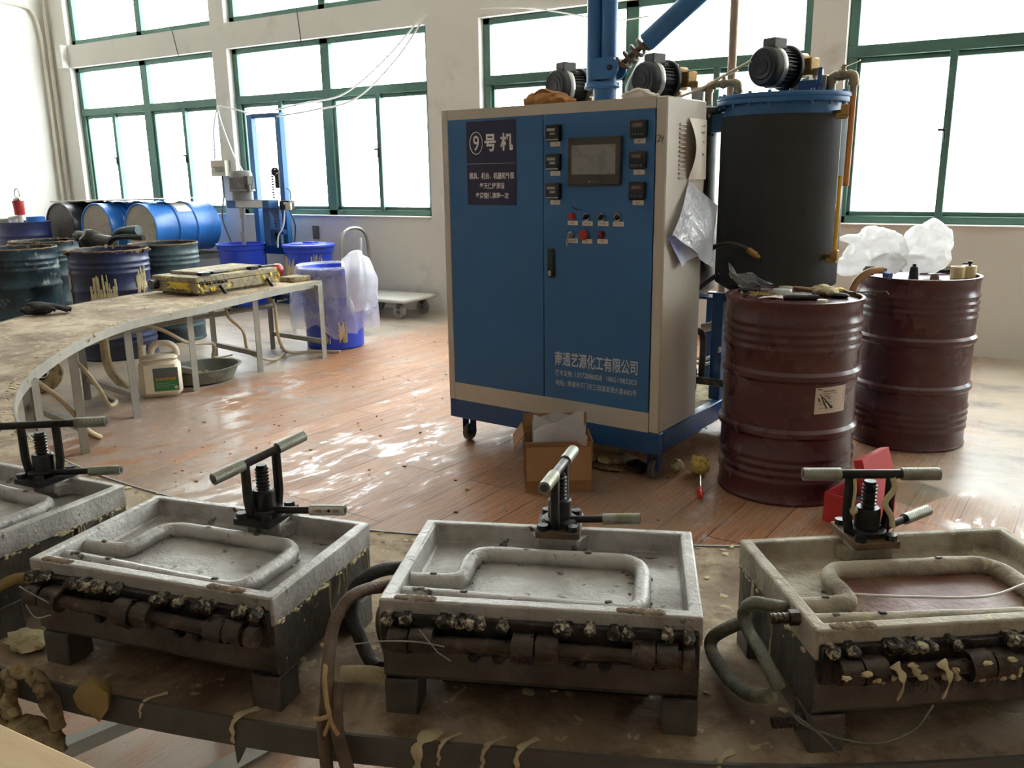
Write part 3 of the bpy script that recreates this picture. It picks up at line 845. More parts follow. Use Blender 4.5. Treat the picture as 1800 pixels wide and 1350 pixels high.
def crust_mould():
    t = thing('closed_mould', 'closed steel mould crusted with yellow on the left bench', 'mould', (-5.0, 4.02, TZ), R(91))
    # local x runs along the long side away from viewer, y towards outer edge
    L, W = .80, .48
    b = MB(); b.box((L / 2, W / 2, .055), (L, W, .07), b=.006); b.box((L / 2, W / 2, .012), (L - .1, W - .1, .024)); b.build('lower_half', M['yellow_crust'], t)
    b = MB(); b.box((L / 2, W / 2, .112), (L - .01, W - .01, .04), b=.006); b.box((L / 2 + .03, W / 2 + .03, .142), (L - .2, W - .16, .024), b=.006); b.build('upper_half', M['yellow_crust'], t)
    rnd = random.Random(8)
    b = MB()
    for i in range(26):
        b.tube([(rnd.uniform(-.004, .0), rnd.uniform(.05, .3), .09), (-.008, rnd.uniform(.05, .3), .05)], rnd.uniform(.004, .01), 5)
    for i in range(20):
        x_ = rnd.choice((rnd.uniform(.0, .15), rnd.uniform(.62, .8)))
        b.blob((x_, -.004, rnd.uniform(.03, .09)), (.012, .008, .016), i, .5, sub=1)
    b.build('yellow_drips', mat('yellow_paint_drips', S(206, 182, 60), .6, var=.15), t)['kind'] = 'stuff'
    for xx in (.2, .66):
        b = MB(); b.tube([(xx - .1, .02, .15), (xx + .12, .03, .15)], .009, 8); b.box((xx - .1, .03, .15), (.09, .05, .025), b=.006); b.box((xx - .04, .03, .155), (.03, .07, .02), b=.006); b.build('hold_down_bar', M['black_metal'], t)
        b = MB()
        p = Vector((xx, -.01, .06)); q = Vector((xx + .03, -.085, -.06)); b.cyl(p, q, .012, n=10)
        d = (q - p).normalized()
        for s_ in (-1, 1):
            b.cyl(q + Vector((0, s_ * .016, 0)) - d * .03, q + Vector((0, s_ * .016, 0)) + d * .05, .008, n=8)
        b.cyl(q - d * .035, q - d * .02, .03, n=12)
        b.tube([q + d * .055 + Vector((-.09, -.02, 0)), q + d * .055 + Vector((.07, .02, 0))], .010, 8)
        b.build('swing_bolt', M['black_metal'], t)
    b = MB()
    for i in range(7): b.blob((.05 + .035 * i, -.012, .085), (.012, .012, .012), i + 50, .3, sub=1)
    b.build('fastener', M['soot'], t)
    b = MB(); b.cyl((-.05, .42, .07), (.02, .42, .07), .035, n=12); b.build('side_knob', M['soot'], t)
crust_mould()
b = MB(); b.lathe([(0, -.06), (.035, -.05), (.06, -.01), (.06, .02), (.035, .055), (0, .06)], 20)
tag(b.build('red_float', M['red'], None, (-5.33, 5.1, TZ + .062)), 'round red plastic ball at the end of the left bench', 'ball')
b = MB(); b.box((0, 0, .02), (.16, .2, .04), b=.008)
tag(b.build('wood_block', M['foam_grey'], None, (-5.06, 5.03, TZ)), 'small crusted block at the end of the left bench', 'block')

# white jug
t = thing('plastic_jug', 'milky plastic jug with green label on the floor by the bench legs', 'jug', (-4.905, 3.585, 0), R(50))
b = MB()
b.box((0, 0, .13), (.262, .15, .26), b=.035)
b.box((0, 0, .262), (.235, .13, .05), b=.024)
b.cyl((-.095, 0, .27), (-.095, 0, .335), .024, .024, 16)
b.build('body', M['jug'], t)
b = MB(); b.tube(catmull([(-.05, 0, .275), (-.035, 0, .325), (.0, 0, .355), (.07, 0, .35), (.108, 0, .315), (.112, 0, .27)], 6), .021, 10); b.build('handle', M['jug'], t)
b = MB(); b.cyl((-.095, 0, .335), (-.095, 0, .352), .027, .026, 16); b.build('cap', M['jug'], t)
b = MB(); b.box((.035, -.0755, .125), (.155, .002, .155)); b.mi = 1; b.box((.035, -.0768, .16), (.155, .001, .07)); b.mi = 2
Mt = Matrix.Translation((0, -.0775, 0))
put_text(b, '车用尿素溶液', -.03, .10, .118, .138, Mt, .02)
b.mi = 3
for zz, x1 in ((.098, .06), (.086, .085), (.074, .05)): put_text(b, '— —— — ———', -.03, x1, zz, zz + .002, Mt)
b.cyl((.095, -.077, .068), (.095, -.0785, .068), .012, n=14)
b.build('label', [M['jug_label'], mat('label_photo_band', S(92, 96, 96), .5), mat('orange_lettering', S(224, 160, 40), .5), mat('pale_lettering', S(180, 206, 180), .5)], t)

# shallow tub below the bench
t = thing('shallow_tub', 'shallow grey-green tub on the floor under the left bench', 'tub', (-5.02, 4.02, 0))
b = MB(); b.lathe([(0, .012), (.2, .012), (.24, .1), (.255, .1), (.258, .106), (.25, .11), (.235, .106), (.195, .02), (0, .02)], 36, fn=lambda p, a, r, z: Vector((p.x * .9, p.y * 1.15, p.z)))
b.build('basin', mat('grey_green_tub', S(118, 120, 108), .6, var=.15, dirt=S(84, 80, 66), damt=.4, ds=8), t)
b = MB()
for i in range(5): b.blob((-.1 + .05 * i, -.05 + .04 * (i % 3), .04), (.05, .04, .03), i, .4)
b.build('sludge', M['foam_grey'], t)

# hoses hanging under the bench
def hose(name, pts, r, m, label, n=8, cat='hose', group=None, q=8):
    b = MB(); b.tube(catmull(pts, n), r, q)
    return tag(b.build(name, m), label, cat, group)
hose('rubber_hose', [(-5.05, 4.30, .50), (-5.0, 4.28, .42), (-5.0, 4.4, .30), (-5.12, 4.55, .1), (-5.05, 4.72, .015), (-5.2, 5.0, .015), (-5.35, 5.1, .02)], .012, M['cream_tube'], 'cream hose looping to the floor below the yellow crusted mould')
hose('rubber_hose', [(-5.0, 4.72, .5), (-4.98, 4.72, .42), (-5.0, 4.74, .25), (-5.08, 4.85, .1), (-5.13, 4.98, .02), (-5.0, 5.13, .015), (-4.80, 5.22, .015)], .012, M['cream_tube'], 'cream hose dropping beside the bench end leg toward the bagged bin')
hose('rubber_hose', [(-5.2, 3.3, .5), (-5.12, 3.45, .52), (-5.05, 3.72, .42), (-5.0, 3.9, .30), (-5.22, 4.30, .2), (-5.38, 4.42, .06), (-5.5, 4.7, .02)], .013, M['cream_tube'], 'cream hose sagging across the gap behind the white jug')
hose('rubber_hose', [(-4.95, 2.86, .5), (-4.80, 2.95, .36), (-4.75, 3.03, .2), (-4.80, 3.12, .06), (-5.0, 3.3, .02), (-5.3, 3.4, .02)], .013, M['cream_tube'], 'cream hose curling to the floor left of the white jug')
hose('rubber_hose', [(-4.3, 2.35, .48), (-4.25, 2.5, .3), (-4.22, 2.6, .12), (-4.35, 2.75, .02), (-4.6, 2.8, .015)], .013, M['cream_tube'], 'cream hose bent beside the nearest visible left bench leg')
hose('rubber_hose', [(-5.25, 3.42, .52), (-5.2, 3.4, .4), (-5.18, 3.4, .2), (-5.1, 3.45, .05)], .03, M['foam'], 'thick foam-covered hose standing behind the white jug')
t = thing('hose_reel', 'round pale reel standing on the floor behind the curved bench legs', 'reel', (-5.74, 3.26, 0), R(55))
b = MB(); b.lathe([(.05, -.03), (.13, -.04), (.14, -.02), (.14, .02), (.13, .04), (.05, .03)], 28, Matrix.Translation((0, 0, .14)) @ Matrix.Rotation(R(90), 4, 'X')); b.build('wheel', M['foam_grey'], t)
b = MB(); b.box((0, 0, .14), (.07, .08, .06), b=.01); b.build('hub', M['black'], t)

# ---- blue bins
def bin_prof(r0, r1, h):
    return [(0, 0), (r0 - .01, 0), (r0, .012), (r1 - .012, h - .07), (r1 + .004, h - .062), (r1 + .006, h - .02), (r1 + .016, h - .012), (r1 + .016, h), (r1 - .004, h), (r1 - .012, h - .03), (r0 - .008, .03), (0, .03)]
def bin_thing(label, x, y, r0, r1, h, hd):
    t = thing('plastic_bin', label, 'bin', (x, y, 0))
    b = MB(); b.lathe(bin_prof(r0, r1, h), 48); b.build('bin_body', M['bin_blue'], t)
    for a in (hd, hd + PI):
        b = MB(); ca, sa = math.cos(a), math.sin(a)
        pts = []
        for s_, z in ((-.055, -.055), (-.055, -.14), (-.045, -.15), (.045, -.15), (.055, -.14), (.055, -.055)):
            r_ = r1 + .012
            pts.append((r_ * ca - s_ * sa, r_ * sa + s_ * ca, h + z))
        b.tube(pts, .006, 6); b.build('handle', M['bin_blue'], t)
    return t
bin_thing('blue plastic bin under the mixer shaft, open and full', -7.69, 6.85, .235, .262, .70, R(-75))
t = bin_thing('lidded blue plastic bin streaked with foam beside the mixer', -6.77, 6.97, .235, .262, .69, R(-62))
b = MB(); b.lathe([(0, .705), (.10, .705), (.11, .72), (.20, .722), (.21, .712), (.285, .708), (.288, .69), (.27, .69), (0, .695)], 44); b.box((0, 0, .722), (.16, .03, .02), b=.006); b.build('lid', M['bin_blue'], t)
drips(t, .248, R(-128), R(-88), .3, .6, 18, 31); drips(t, .248, R(-42), R(-12), .35, .62, 16, 32)
t = bin_thing('tall blue plastic bin lined with a clear bag at the bench end', -5.07, 5.47, .24, .268, .68, R(-20))
drips(t, .246, R(-40), R(-25), .06, .26, 8, 41); drips(t, .246, R(-72), R(-58), .05, .14, 6, 42)
def liner():
    b = MB()
    def fn(p, a, r, z):
        k = max(0.0, (.70 - z) / .55)
        ruff = .016 * math.sin(a * 9 + 1.2 * math.sin(a * 3)) + .012 * math.sin(a * 17 + z * 9)
        side = .5 + .5 * math.cos(a - R(15)); side2 = .5 + .5 * math.cos(a - R(235))
        out = r + k * (ruff * 1.6 + .075 * side ** 2 + .07 * side2 ** 2)
        zz = z
        if z < .3: zz = z + .05 * math.sin(a * 4 + 1) + .03 * math.sin(a * 9)
        return Vector((out * math.cos(a), out * math.sin(a), zz))
    b.lathe([(.235, .45), (.25, .60), (.262, .67), (.276, .692), (.292, .70), (.30, .685), (.302, .64), (.305, .56), (.312, .47), (.315, .38), (.305, .3), (.29, .22), (.275, .17)], 96, fn=fn)
    o = b.build('bin_liner', M['film_liner'], None, (-5.07, 5.47, 0))
    tag(o, 'clear plastic bag hanging over the rim of the blue bin', 'plastic bag')
    b = MB()
    def puff(u, v):
        a = R(-30 + 75 * u)
        h_ = math.sin(PI * (.12 + .76 * u)) * (.6 + .4 * math.sin(4 * u + 1))
        prof = [(.262, .64), (.268, .72), (.275, .72 + .12 * h_), (.31 + .03 * h_, .71 + .14 * h_), (.35, .66 + .08 * h_), (.375, .56), (.37, .44), (.35, .33)]
        k_ = v * (len(prof) - 1); i = min(int(k_), len(prof) - 2); f = k_ - i
        r_ = prof[i][0] * (1 - f) + prof[i + 1][0] * f; z_ = prof[i][1] * (1 - f) + prof[i + 1][1] * f
        r_ += .012 * math.sin(u * 16 + v * 5) + .01 * noise.noise(Vector((u * 5, v * 5, 1)))
        return (r_ * math.cos(a), r_ * math.sin(a), z_ + .02 * noise.noise(Vector((u * 4, v * 3, 7))))
    b.grid(puff, 26, 24)
    b.build('bag_mouth', M['film_bag'], o)
liner()

# ---- overhead mixer
def mixer():
    t = thing('drum_mixer', 'tall blue mixer stand with grey motor over a blue bin', 'mixer', (0, 0, 0))
    D = M['blue_dark']
    for x in (-7.745, -7.305):
        b = MB(); b.box((x, 7.2, 1.06), (.075, .075, 2.1), b=.004); b.build('upright', M['blue'], t)
    b = MB(); b.box((-7.525, 7.2, 2.09), (.36, .07, .05), b=.004); b.build('top_bar', D, t)
    b = MB(); b.box((-7.525, 7.2, .62), (.40, .06, .12), b=.005); b.build('cross_beam', D, t); b = MB(); b.box((-7.48, 7.22, .05), (.84, .2, .1), b=.005); b.build('base_frame', D, t)
    b = MB(); b.box((-7.42, 7.08, .90), (.1, .16, .46), b=.004); b.box((-7.36, 7.1, .82), (.24, .05, .05)); b.tube([(-7.42, 7.04, .84), (-7.22, 7.04, .84)], .02); b.build('carriage', D, t)
    # arm
    b = MB(); b.box((-7.53, 6.92, 1.135), (.66, .16, .09), b=.006)
    b.prism([(-7.38, 0), (-7.2, 0), (-7.2, -.22)], 0, .03, Matrix.Translation((0, 7.02, 1.10)) @ Matrix.Rotation(R(90), 4, 'X'))
    b.build('arm', D, t)
    b = MB(); b.box((-7.5, 6.838, 1.137), (.42, .005, .075)); b.build('arm_plate', M['dolly'], t)['label'] = 'pale dusty face of the arm'
    # motor
    b = MB(); b.lathe([(0, 1.50), (.10, 1.495), (.118, 1.47), (.122, 1.42), (.122, 1.30), (.14, 1.29), (.14, 1.275), (.115, 1.27), (.115, 1.18), (0, 1.18)], 32, Matrix.Translation((-7.63, 6.88, 0)))
    for i in range(28):
        a = 2 * PI * i / 28
        b.box((-7.63 + .125 * math.cos(a), 6.88 + .125 * math.sin(a), 1.36), (.018, .006, .13), rot=Matrix.Rotation(a, 3, 'Z'))
    b.build('motor', mat('grey_motor_paint', S(122, 122, 120), .6, var=.15, dirt=S(180, 176, 170), damt=.35, ds=8), t)
    b = MB(); b.box((-7.49, 6.86, 1.39), (.05, .09, .1), b=.006); b.cyl((-7.48, 6.84, 1.26), (-7.48, 6.84, 1.34), .02, n=10); b.build('terminal_box', M['frame_dark'], t)
    b = MB(); b.cyl((-7.64, 6.86, 1.1), (-7.64, 6.86, .98), .03, n=12); b.cyl((-7.64, 6.86, 1.0), (-7.66, 6.86, .45), .018, n=12); b.cyl((-7.655, 6.86, .83), (-7.66, 6.86, .45), .026, n=12); b.build('shaft', M['galv'], t)
    # chain and sprocket
    b = MB()
    ch = [(-7.265 + .05 * math.cos(a), 7.04, 1.47 + .05 * math.sin(a)) for a in [PI * i / 8 for i in range(9)]] + [(-7.315, 7.04, z) for z in (1.3, 1.1, .9, .7)]
    for i in range(len(ch) - 1):
        p, q = Vector(ch[i]), Vector(ch[i + 1]); L = (q - p).length
        m_ = max(1, int(L / .026))
        for j in range(m_):
            c_ = p.lerp(q, (j + .5) / m_); b.box(c_, (.028, .02, .018), rot=(q - p).to_track_quat('Z', 'Y').to_matrix(), b=.004)
    b.cyl((-7.265, 7.02, 1.47), (-7.265, 7.06, 1.47), .036, n=16); b.box((-7.26, 7.06, 1.40), (.06, .03, .2), b=.005)
    b.build('chain', M['black_metal'], t)
    b = MB(); b.box((-7.10, 7.02, 1.12), (.14, .1, .1), b=.006); b.box((-7.02, 6.99, 1.12), (.06, .08, .07), b=.006); b.cyl((-7.08, 6.95, 1.13), (-7.08, 6.98, 1.13), .02, n=10); b.build('switch_box', M['black'], t)
    b = MB(); b.box((-7.02, 6.96, 1.11), (.08, .03, .08), b=.004); b.cyl((-7.06, 6.935, 1.14), (-7.06, 6.95, 1.14), .014, n=10); b.build('control_face', M['beige_box'], t)
    b = MB(); b.tube(catmull([(-7.12, 7.0, 1.07), (-7.13, 6.97, .9), (-7.2, 6.95, .78), (-7.22, 6.95, .66)], 6), .009, 6); b.build('air_line', M['wire_white'], t)
    b = MB(); b.tube(catmull([(-7.05, 7.0, 1.07), (-7.0, 7.02, .9), (-7.04, 7.03, .7), (-7.1, 7.05, .5)], 6), .007, 6); b.tube(catmull([(-7.12, 7.05, 1.3), (-7.02, 7.0, 1.27), (-7.0, 6.98, 1.18)], 6), .006, 6); b.build('cable', M['rubber'], t)
mixer()
# breaker box and its cables on the first column
t = thing('breaker_box', 'small beige breaker box fixed on the narrow column', 'electrical box', (-8.52, YW - .045, 1.535))
b = MB(); b.box((0, 0, 0), (.25, .09, .19), b=.006); b.build('case', M['beige_box'], t)
b = MB(); b.box((.03, -.047, -.02), (.15, .006, .055)); b.build('breaker_row', M['display'], t)
b = MB(); b.box((.02, -.052, .012), (.17, .012, .016)); b.build('cover_hinge', mat('brown_hinge', S(150, 116, 84), .5), t)
hose('power_cable', [(-8.5, 7.37, 1.44), (-8.42, 7.3, 1.22), (-8.33, 7.2, 1.12), (-8.3, 7.15, .95), (-8.15, 7.1, .72), (-7.95, 7.05, .5)], .011, M['rubber'], 'black cable falling from the breaker box behind the mixer bin', cat='cable')
hose('power_cable', [(-8.60, 7.37, 1.64), (-8.56, 7.36, 2.0), (-8.47, 7.36, 2.22), (-8.36, 7.3, 2.24), (-8.05, 7.3, 2.18), (-7.79, 7.24, 2.12)], .009, M['wire_white'], 'white cable arching from the breaker box to the mixer top', cat='cable')
hose('power_cable', [(-8.47, 7.37, 2.22), (-8.35, 7.3, 2.05), (-8.1, 7.2, 1.72), (-7.75, 7.0, 1.52), (-7.52, 6.88, 1.43)], .009, M['wire_white'], 'white cable slanting down to the grey mixer motor', cat='cable')
hose('power_cable', [(-7.29, 7.15, 2.14), (-6.95, 7.25, 2.2), (-6.5, 7.38, 2.28), (-5.9, 7.38, 2.6), (-5.4, 7.38, 2.98)], .009, M['wire_white'], 'white cable rising across the second window to the wide column', cat='cable')
hose('power_cable', [(-7.29, 7.15, 2.07), (-6.85, 7.25, 2.12), (-6.35, 7.38, 2.22), (-5.8, 7.38, 2.56), (-5.38, 7.38, 2.96)], .009, M['wire_white'], 'white cable running just below its twin across the second window', cat='cable')
hose('hanging_string', [(-9.3, 7.39, 3.9), (-9.2, 7.39, 3.3), (-9.1, 7.39, 2.86)], .005, M['wire_dark'], 'thin dark string hanging over the beam above the first window', cat='string')
hose('hanging_string', [(-7.2, 7.39, 3.9), (-7.12, 7.39, 3.2), (-7.08, 7.39, 2.8)], .005, M['wire_dark'], 'thin dark string hanging over the beam above the second window', cat='string')
hose('hanging_string', [(-4.75, 7.39, 2.95), (-4.2, 7.39, 2.9), (-3.4, 7.36, 2.72), (-3.0, 7.3, 2.7)], .006, M['wire_white'], 'white cord drooping across the third window top', cat='string')
b = MB(); b.box((-7.07, YW - .012, .80), (.09, .02, .15), b=.004)
tag(b.build('wall_plate', M['frame_dark'], None), 'dark metal plate fixed low on the wall above the lidded bin', 'plate')

# ---- platform trolley
t = thing('platform_trolley', 'pale grey platform trolley parked against the wide column', 'trolley', (-5.76, 7.05, 0))
b = MB(); b.box((0, 0, .185), (.86, .56, .035), b=.012); b.build('deck', M['dolly'], t)
b = MB(); b.tube(catmull([(-.40, -.24, .2), (-.41, -.24, .6), (-.41, -.21, .80), (-.41, -.1, .88), (-.41, .06, .88), (-.41, .17, .80), (-.41, .21, .6), (-.40, .21, .2)], 6), .016, 10)
b.build('push_handle', M['galv'], t)
b = MB(); b.box((-.41, -.015, .42), (.012, .42, .16), b=.004); b.tube([(-.41, .08, .5), (-.41, .09, .78)], .012); b.build('handle_panel', M['film_bag'], t)
for x, y in ((.3, -.2), (.3, .2), (-.3, -.2), (-.3, .2)):
    b = MB(); b.cyl((x, y - .02, .07), (x, y + .02, .07), .07, n=24); o = b.build('caster', M['frame_grey'], t)
    b2 = MB(); b2.box((x, y, .135), (.05, .06, .07), b=.008); b2.cyl((x, y - .025, .07), (x, y + .025, .07), .022, n=12); b2.build('fork', M['frame_dark'], o)
# ================================================================ the foaming machine
MA = R(-4.6)
MX, MY = -2.596, 3.656
def mw(s, v, z):
    """machine coordinates (along the front, into the depth, up) to the room"""
    return Vector((MX + s * math.cos(MA) - v * math.sin(MA), MY + s * math.sin(MA) + v * math.cos(MA), z))
mach = thing('foaming_machine', 'large blue and grey foaming machine cabinet with tanks behind it', 'machine', (MX, MY, 0), MA)
def machine():
    t = mach
    # base frame: front tray plus an arm that carries the large tank
    b = MB()
    def beam(x0, x1, y0, y1, m=1): b.box(((x0 + x1) / 2, (y0 + y1) / 2, .2), (x1 - x0, y1 - y0, .1), b=.004)
    beam(0, 1.233, 0, .05); beam(0, .05, .05, 1.3); beam(1.183, 1.233, .05, 1.3); beam(0, 1.7, 1.25, 1.3); beam(.05, 1.183, .40, .45)
    beam(1.233, 1.7, .85, .9); beam(1.65, 1.7, .9, 1.25)
    b.build('base_frame', M['blue_dark'], t)
    b = MB(); b.box((.61, .85, .235), (1.13, .8, .01)); b.box((1.44, 1.07, .235), (.42, .36, .01)); b.build('base_plate', M['foam_grey'], t)
    for x, y in ((.05, .1), (1.165, .1), (.06, 1.2), (1.16, 1.2), (1.62, 1.2)):
        b = MB(); b.lathe([(0, -.019), (.022, -.019), (.04, -.017), (.046, -.01), (.046, .01), (.04, .017), (.022, .019), (0, .019)], 24, Matrix.Translation((x, y, .046)) @ Matrix.Rotation(R(90), 4, 'Y'))
        o = b.build('caster', M['frame_dark'], t)
        b = MB(); b.box((x, y, .144), (.07, .075, .012))
        for s_ in (-1, 1): b.box((x + s_ * .026, y, .09), (.006, .05, .1), b=.002); b.cyl((x + s_ * .02, y, .046), (x + s_ * .032, y, .046), .012, n=10)
        b.build('fork', M['blue_dark'], o)
    # cabinet shell: front frame, sides, top, back
    b = MB()
    def bx(x0, x1, y0, y1, z0, z1, bv=.004): b.box(((x0 + x1) / 2, (y0 + y1) / 2, (z0 + z1) / 2), (x1 - x0, y1 - y0, z1 - z0), b=bv)
    Z0, Z1, DX0, DX1, DZ0, DZ1 = .25, 1.724, .038, 1.178, .344, 1.677
    bx(-.002, DX0, 0, .405, Z0, Z1, .003); bx(DX1, 1.231, 0, .405, Z0, Z1, .006)
    bx(DX0, DX1, 0, .05, Z0, DZ0, .0); bx(DX0, DX1, 0, .05, DZ1, Z1, .0)
    bx(DX0, DX1, .05, .405, Z1 - .03, Z1 - .001, 0); bx(DX0, DX1, .05, .405, Z0, Z0 + .03, 0); bx(DX0, DX1, .38, .405, Z0, Z1 - .03, 0)
    b.build('cabinet', M['grey_cab'], t)
    # louvres pressed into the right side
    b = MB()
    for i in range(13):
        z = 1.388 + i * (1.613 - 1.388) / 12
        b.box((1.2335, .15, z), (.012, .062, .009), rot=Matrix.Rotation(R(18), 3, 'Y'), b=.003)
    b.build('louvres', M['grey_cab'], t)
    # doors
    def door(x0, x1):
        b = MB(); bx_ = ((x0 + x1) / 2, .010, (DZ0 + DZ1) / 2)
        b.box(bx_, (x1 - x0, .022, DZ1 - DZ0), b=.002)
        return b.build('door', M['blue'], t)
    d1 = door(DX0 + .0025, .6065); d1['label'] = 'left blue door with the navy sign'
    d2 = door(.6095, DX1 - .0025); d2['label'] = 'right blue door with screen, meters and switches'
    b = MB(); b.box(((DX0 + DX1) / 2, .034, (DZ0 + DZ1) / 2), (DX1 - DX0, .02, DZ1 - DZ0)); b.build('door_gasket', M['black'], t)
    yd = -.0012
    def T(y): return Matrix.Translation((0, y, 0))
    # navy sign
    b = MB(); b.box((.3065, -.0016, 1.4665), (.296, .003, .396))
    b.mi = 1
    ty = -.0036
    b.tube([(.2185 + .0385 * math.cos(a), ty, 1.5625 + .052 * math.sin(a)) for a in [2 * PI * i / 36 for i in range(36)]], .0022, 5, closed=True)
    put_text(b, '9', .2005, .2365, 1.526, 1.599, T(ty), .01)
    put_text(b, '号', .270, .338, 1.522, 1.603, T(ty), .03); put_text(b, '机', .364, .438, 1.522, 1.605, T(ty), .03)
    put_text(b, '模具、机台、机器的外观', .172, .443, 1.392, 1.424, T(ty), .02)
    put_text(b, '每天保持清洁', .236, .385, 1.346, 1.376, T(ty), .02)
    put_text(b, '每周整体清理一次', .210, .410, 1.299, 1.329, T(ty), .02)
    b.box((.3065, -.0033, 1.4655), (.296, .0006, .0012))
    b.build('sign', [M['navy'], M['white_print']], d1)
    # company lettering
    b = MB()
    ty = -.0025
    put_text(b, '南通艺源化工有限公司', .672, 1.119, .512, .582, T(ty), .018)
    put_text(b, '技术支持:', .674, .772, .461, .491, T(ty), .008)
    put_text(b, '13372086828', .786, .934, .465, .490, T(ty), .008)
    put_text(b, '18651983303', .958, 1.115, .466, .491, T(ty), .008)
    put_text(b, '地址:', .674, .731, .412, .441, T(ty), .008)
    put_text(b, '南通市海门市三和镇滨港大道4082号', .745, 1.116, .413, .443, T(ty), .008)
    b.build('lettering', M['silver_print'], d2)
    # marker scribbles
    b = MB()
    for pts in ([(1.186, 1.562), (1.196, 1.570), (1.203, 1.562), (1.192, 1.545), (1.186, 1.538), (1.205, 1.545)], [(1.207, 1.566), (1.203, 1.552), (1.220, 1.553)], [(1.215, 1.562), (1.209, 1.533)]):
        b.tube([(x, -.0004, z) for x, z in pts], .0016, 4)
    b.tube([(.768, -.0016, 1.264), (.79, -.0016, 1.254), (.82, -.0016, 1.250)], .002, 4)
    b.build('marker_scribble', M['ink_black'], t)
    # touch screen
    b = MB(); b.box((.8885, -.012, 1.4645), (.270, .024, .209), b=.006); o = b.build('touch_screen', M['bezel'], d2)
    b = MB(); b.box((.8885, -.0245, 1.472), (.224, .002, .128)); b.mi = 1; put_text(b, '◆ ———', .866, .912, 1.374, 1.381, T(-.0262))
    b.build('display', [M['screen'], M['silver_print']], d2)
    # temperature meters
    for i, z in enumerate((1.5935, 1.465, 1.3355)):
        b = MB(); b.box((.673, -.014, z), (.075, .028, .073), b=.004); b.mi = 1
        b.box((.668, -.0285, z + .014), (.046, .001, .014)); b.box((.676, -.0285, z - .004), (.032, .001, .012)); b.mi = 2
        b.box((.673, -.0285, z - .030), (.066, .001, .004)); b.mi = 3
        for k_ in range(4): b.box((.651 + .014 * k_, -.0285, z - .022), (.006, .001, .003))
        b.mi = 2
        put_text(b, '8.8.8', .65, .686, z + .009, z + .019, T(-.0293)); put_text(b, '888', .664, .686, z - .008, z, T(-.0293))
        b.build('meter', [M['black'], M['display'], M['silver_print'], M['frame_dark']], d2)
        z2 = z + .001
        b = MB(); b.box((1.1045, -.014, z2), (.076, .028, .074), b=.004); b.mi = 1
        b.box((1.1045, -.0285, z2 + .016), (.052, .001, .020)); b.mi = 2
        for k_ in range(4):
            b.mi = 3 if k_ == 0 else 2
            b.box((1.083 + .0145 * k_, -.0285, z2 - .022), (.006, .001, .005))
        b.mi = 4
        put_text(b, '8888', 1.086, 1.123, z2 + .010, z2 + .022, T(-.0293))
        b.build('meter', [M['black'], mat('dim_red_display', S(86, 52, 48), .3), mat('blue_keys', S(70, 130, 170), .5), mat('green_key', S(80, 190, 120), .5), M['display']], d2)
    b = MB()
    tags = [(.675, 1.545, '一号'), (.675, 1.4145, '二号'), (.675, 1.284, '三号'), (1.1055, 1.545, '温一'), (1.105, 1.415, '温二'), (1.1035, 1.286, '温三'), (.77, 1.192, '急停'), (.849, 1.191, '开/关1'), (.93, 1.192, '开/关2'), (1.008, 1.192, '开/关3'), (.772, 1.111, '电源锁'), (.847, 1.111, '停止'), (.928, 1.113, '报警')]
    for x, z, s_ in tags:
        b.mi = 0; b.box((x, -.0015, z), (.054, .002, .0205)); b.mi = 1
        L = .009 * min(4, len(s_)); put_text(b, s_, x - L / 2, x + L / 2, z - .0042, z + .0042, T(-.0031))
    b.build('name_plates', [M['paper'], M['ink_black']], d2)
    for x, z in ((.844, 1.221), (.924, 1.221), (1.005, 1.222)):
        b = MB(); b.cyl((x, 0, z), (x, -.010, z), .019, .017, 24); o = b.build('selector_switch', M['chrome'], d2)
        b = MB(); b.cyl((x, -.0101, z), (x, -.014, z), .013, n=20); b.box((x, -.02, z), (.008, .016, .024), rot=Matrix.Rotation(R(45), 3, 'Y'), b=.002); o2 = b.build('switch_knob', M['black'], d2)
    b = MB(); b.cyl((.765, 0, 1.221), (.765, -.008, 1.221), .018, n=24); b.cyl((.765, -.008, 1.221), (.765, -.018, 1.221), .013, n=20); b.build('push_button', M['red'], d2)
    b = MB(); b.cyl((.838, 0, 1.141), (.838, -.014, 1.141), .012, n=20); b.lathe([(0, 0), (.023, 0), (.025, .006), (.022, .014), (.012, .018), (0, .018)], 24, Matrix.Translation((.838, -.014, 1.141)) @ Matrix.Rotation(R(90), 4, 'X')); b.build('stop_button', M['red'], d2)
    b = MB(); b.cyl((.924, 0, 1.142), (.924, -.008, 1.142), .018, n=24); b.lathe([(0, 0), (.014, 0), (.012, .010), (0, .014)], 20, Matrix.Translation((.924, -.008, 1.142)) @ Matrix.Rotation(R(90), 4, 'X')); b.build('indicator_lamp', M['red_dark'], d2)
    b = MB(); b.cyl((.763, 0, 1.141), (.763, -.012, 1.141), .016, .014, 20); b.build('key_switch', M['chrome'], d2)
    b = MB(); b.box((.761, -.02, 1.135), (.004, .02, .022), b=.001); b.tube([(.757, -.026, 1.126), (.752, -.026, 1.108), (.754, -.026, 1.09)], .003, 6); b.build('key', M['steel'], d2)
    b = MB(); b.box((.654, -.009, 1.004), (.033, .018, .136), b=.004); b.build('door_handle', M['black'], d2)
    b = MB(); b.cyl((.654, -.018, .961), (.654, -.022, .961), .008, n=18); b.cyl((.654, -.018, .951), (.654, -.022, .951), .008, n=18); b.build('lock_cylinder', M['chrome'], d2)

    # column and boom
    b = MB(); b.cyl((.645, .5, .25), (.645, .5, 1.84), .058, n=28); b.lathe([(.058, 0), (.085, 0), (.09, .008), (.085, .016), (.085, .03), (.058, .03)], 28, Matrix.Translation((.63, .5, 1.82)))
    b.cyl((.588, .5, 1.84), (.588, .5, 4.2), .041, n=24); b.cyl((.668, .5, 1.84), (.668, .5, 4.2), .039, n=24)
    b.build('column', M['blue'], t)
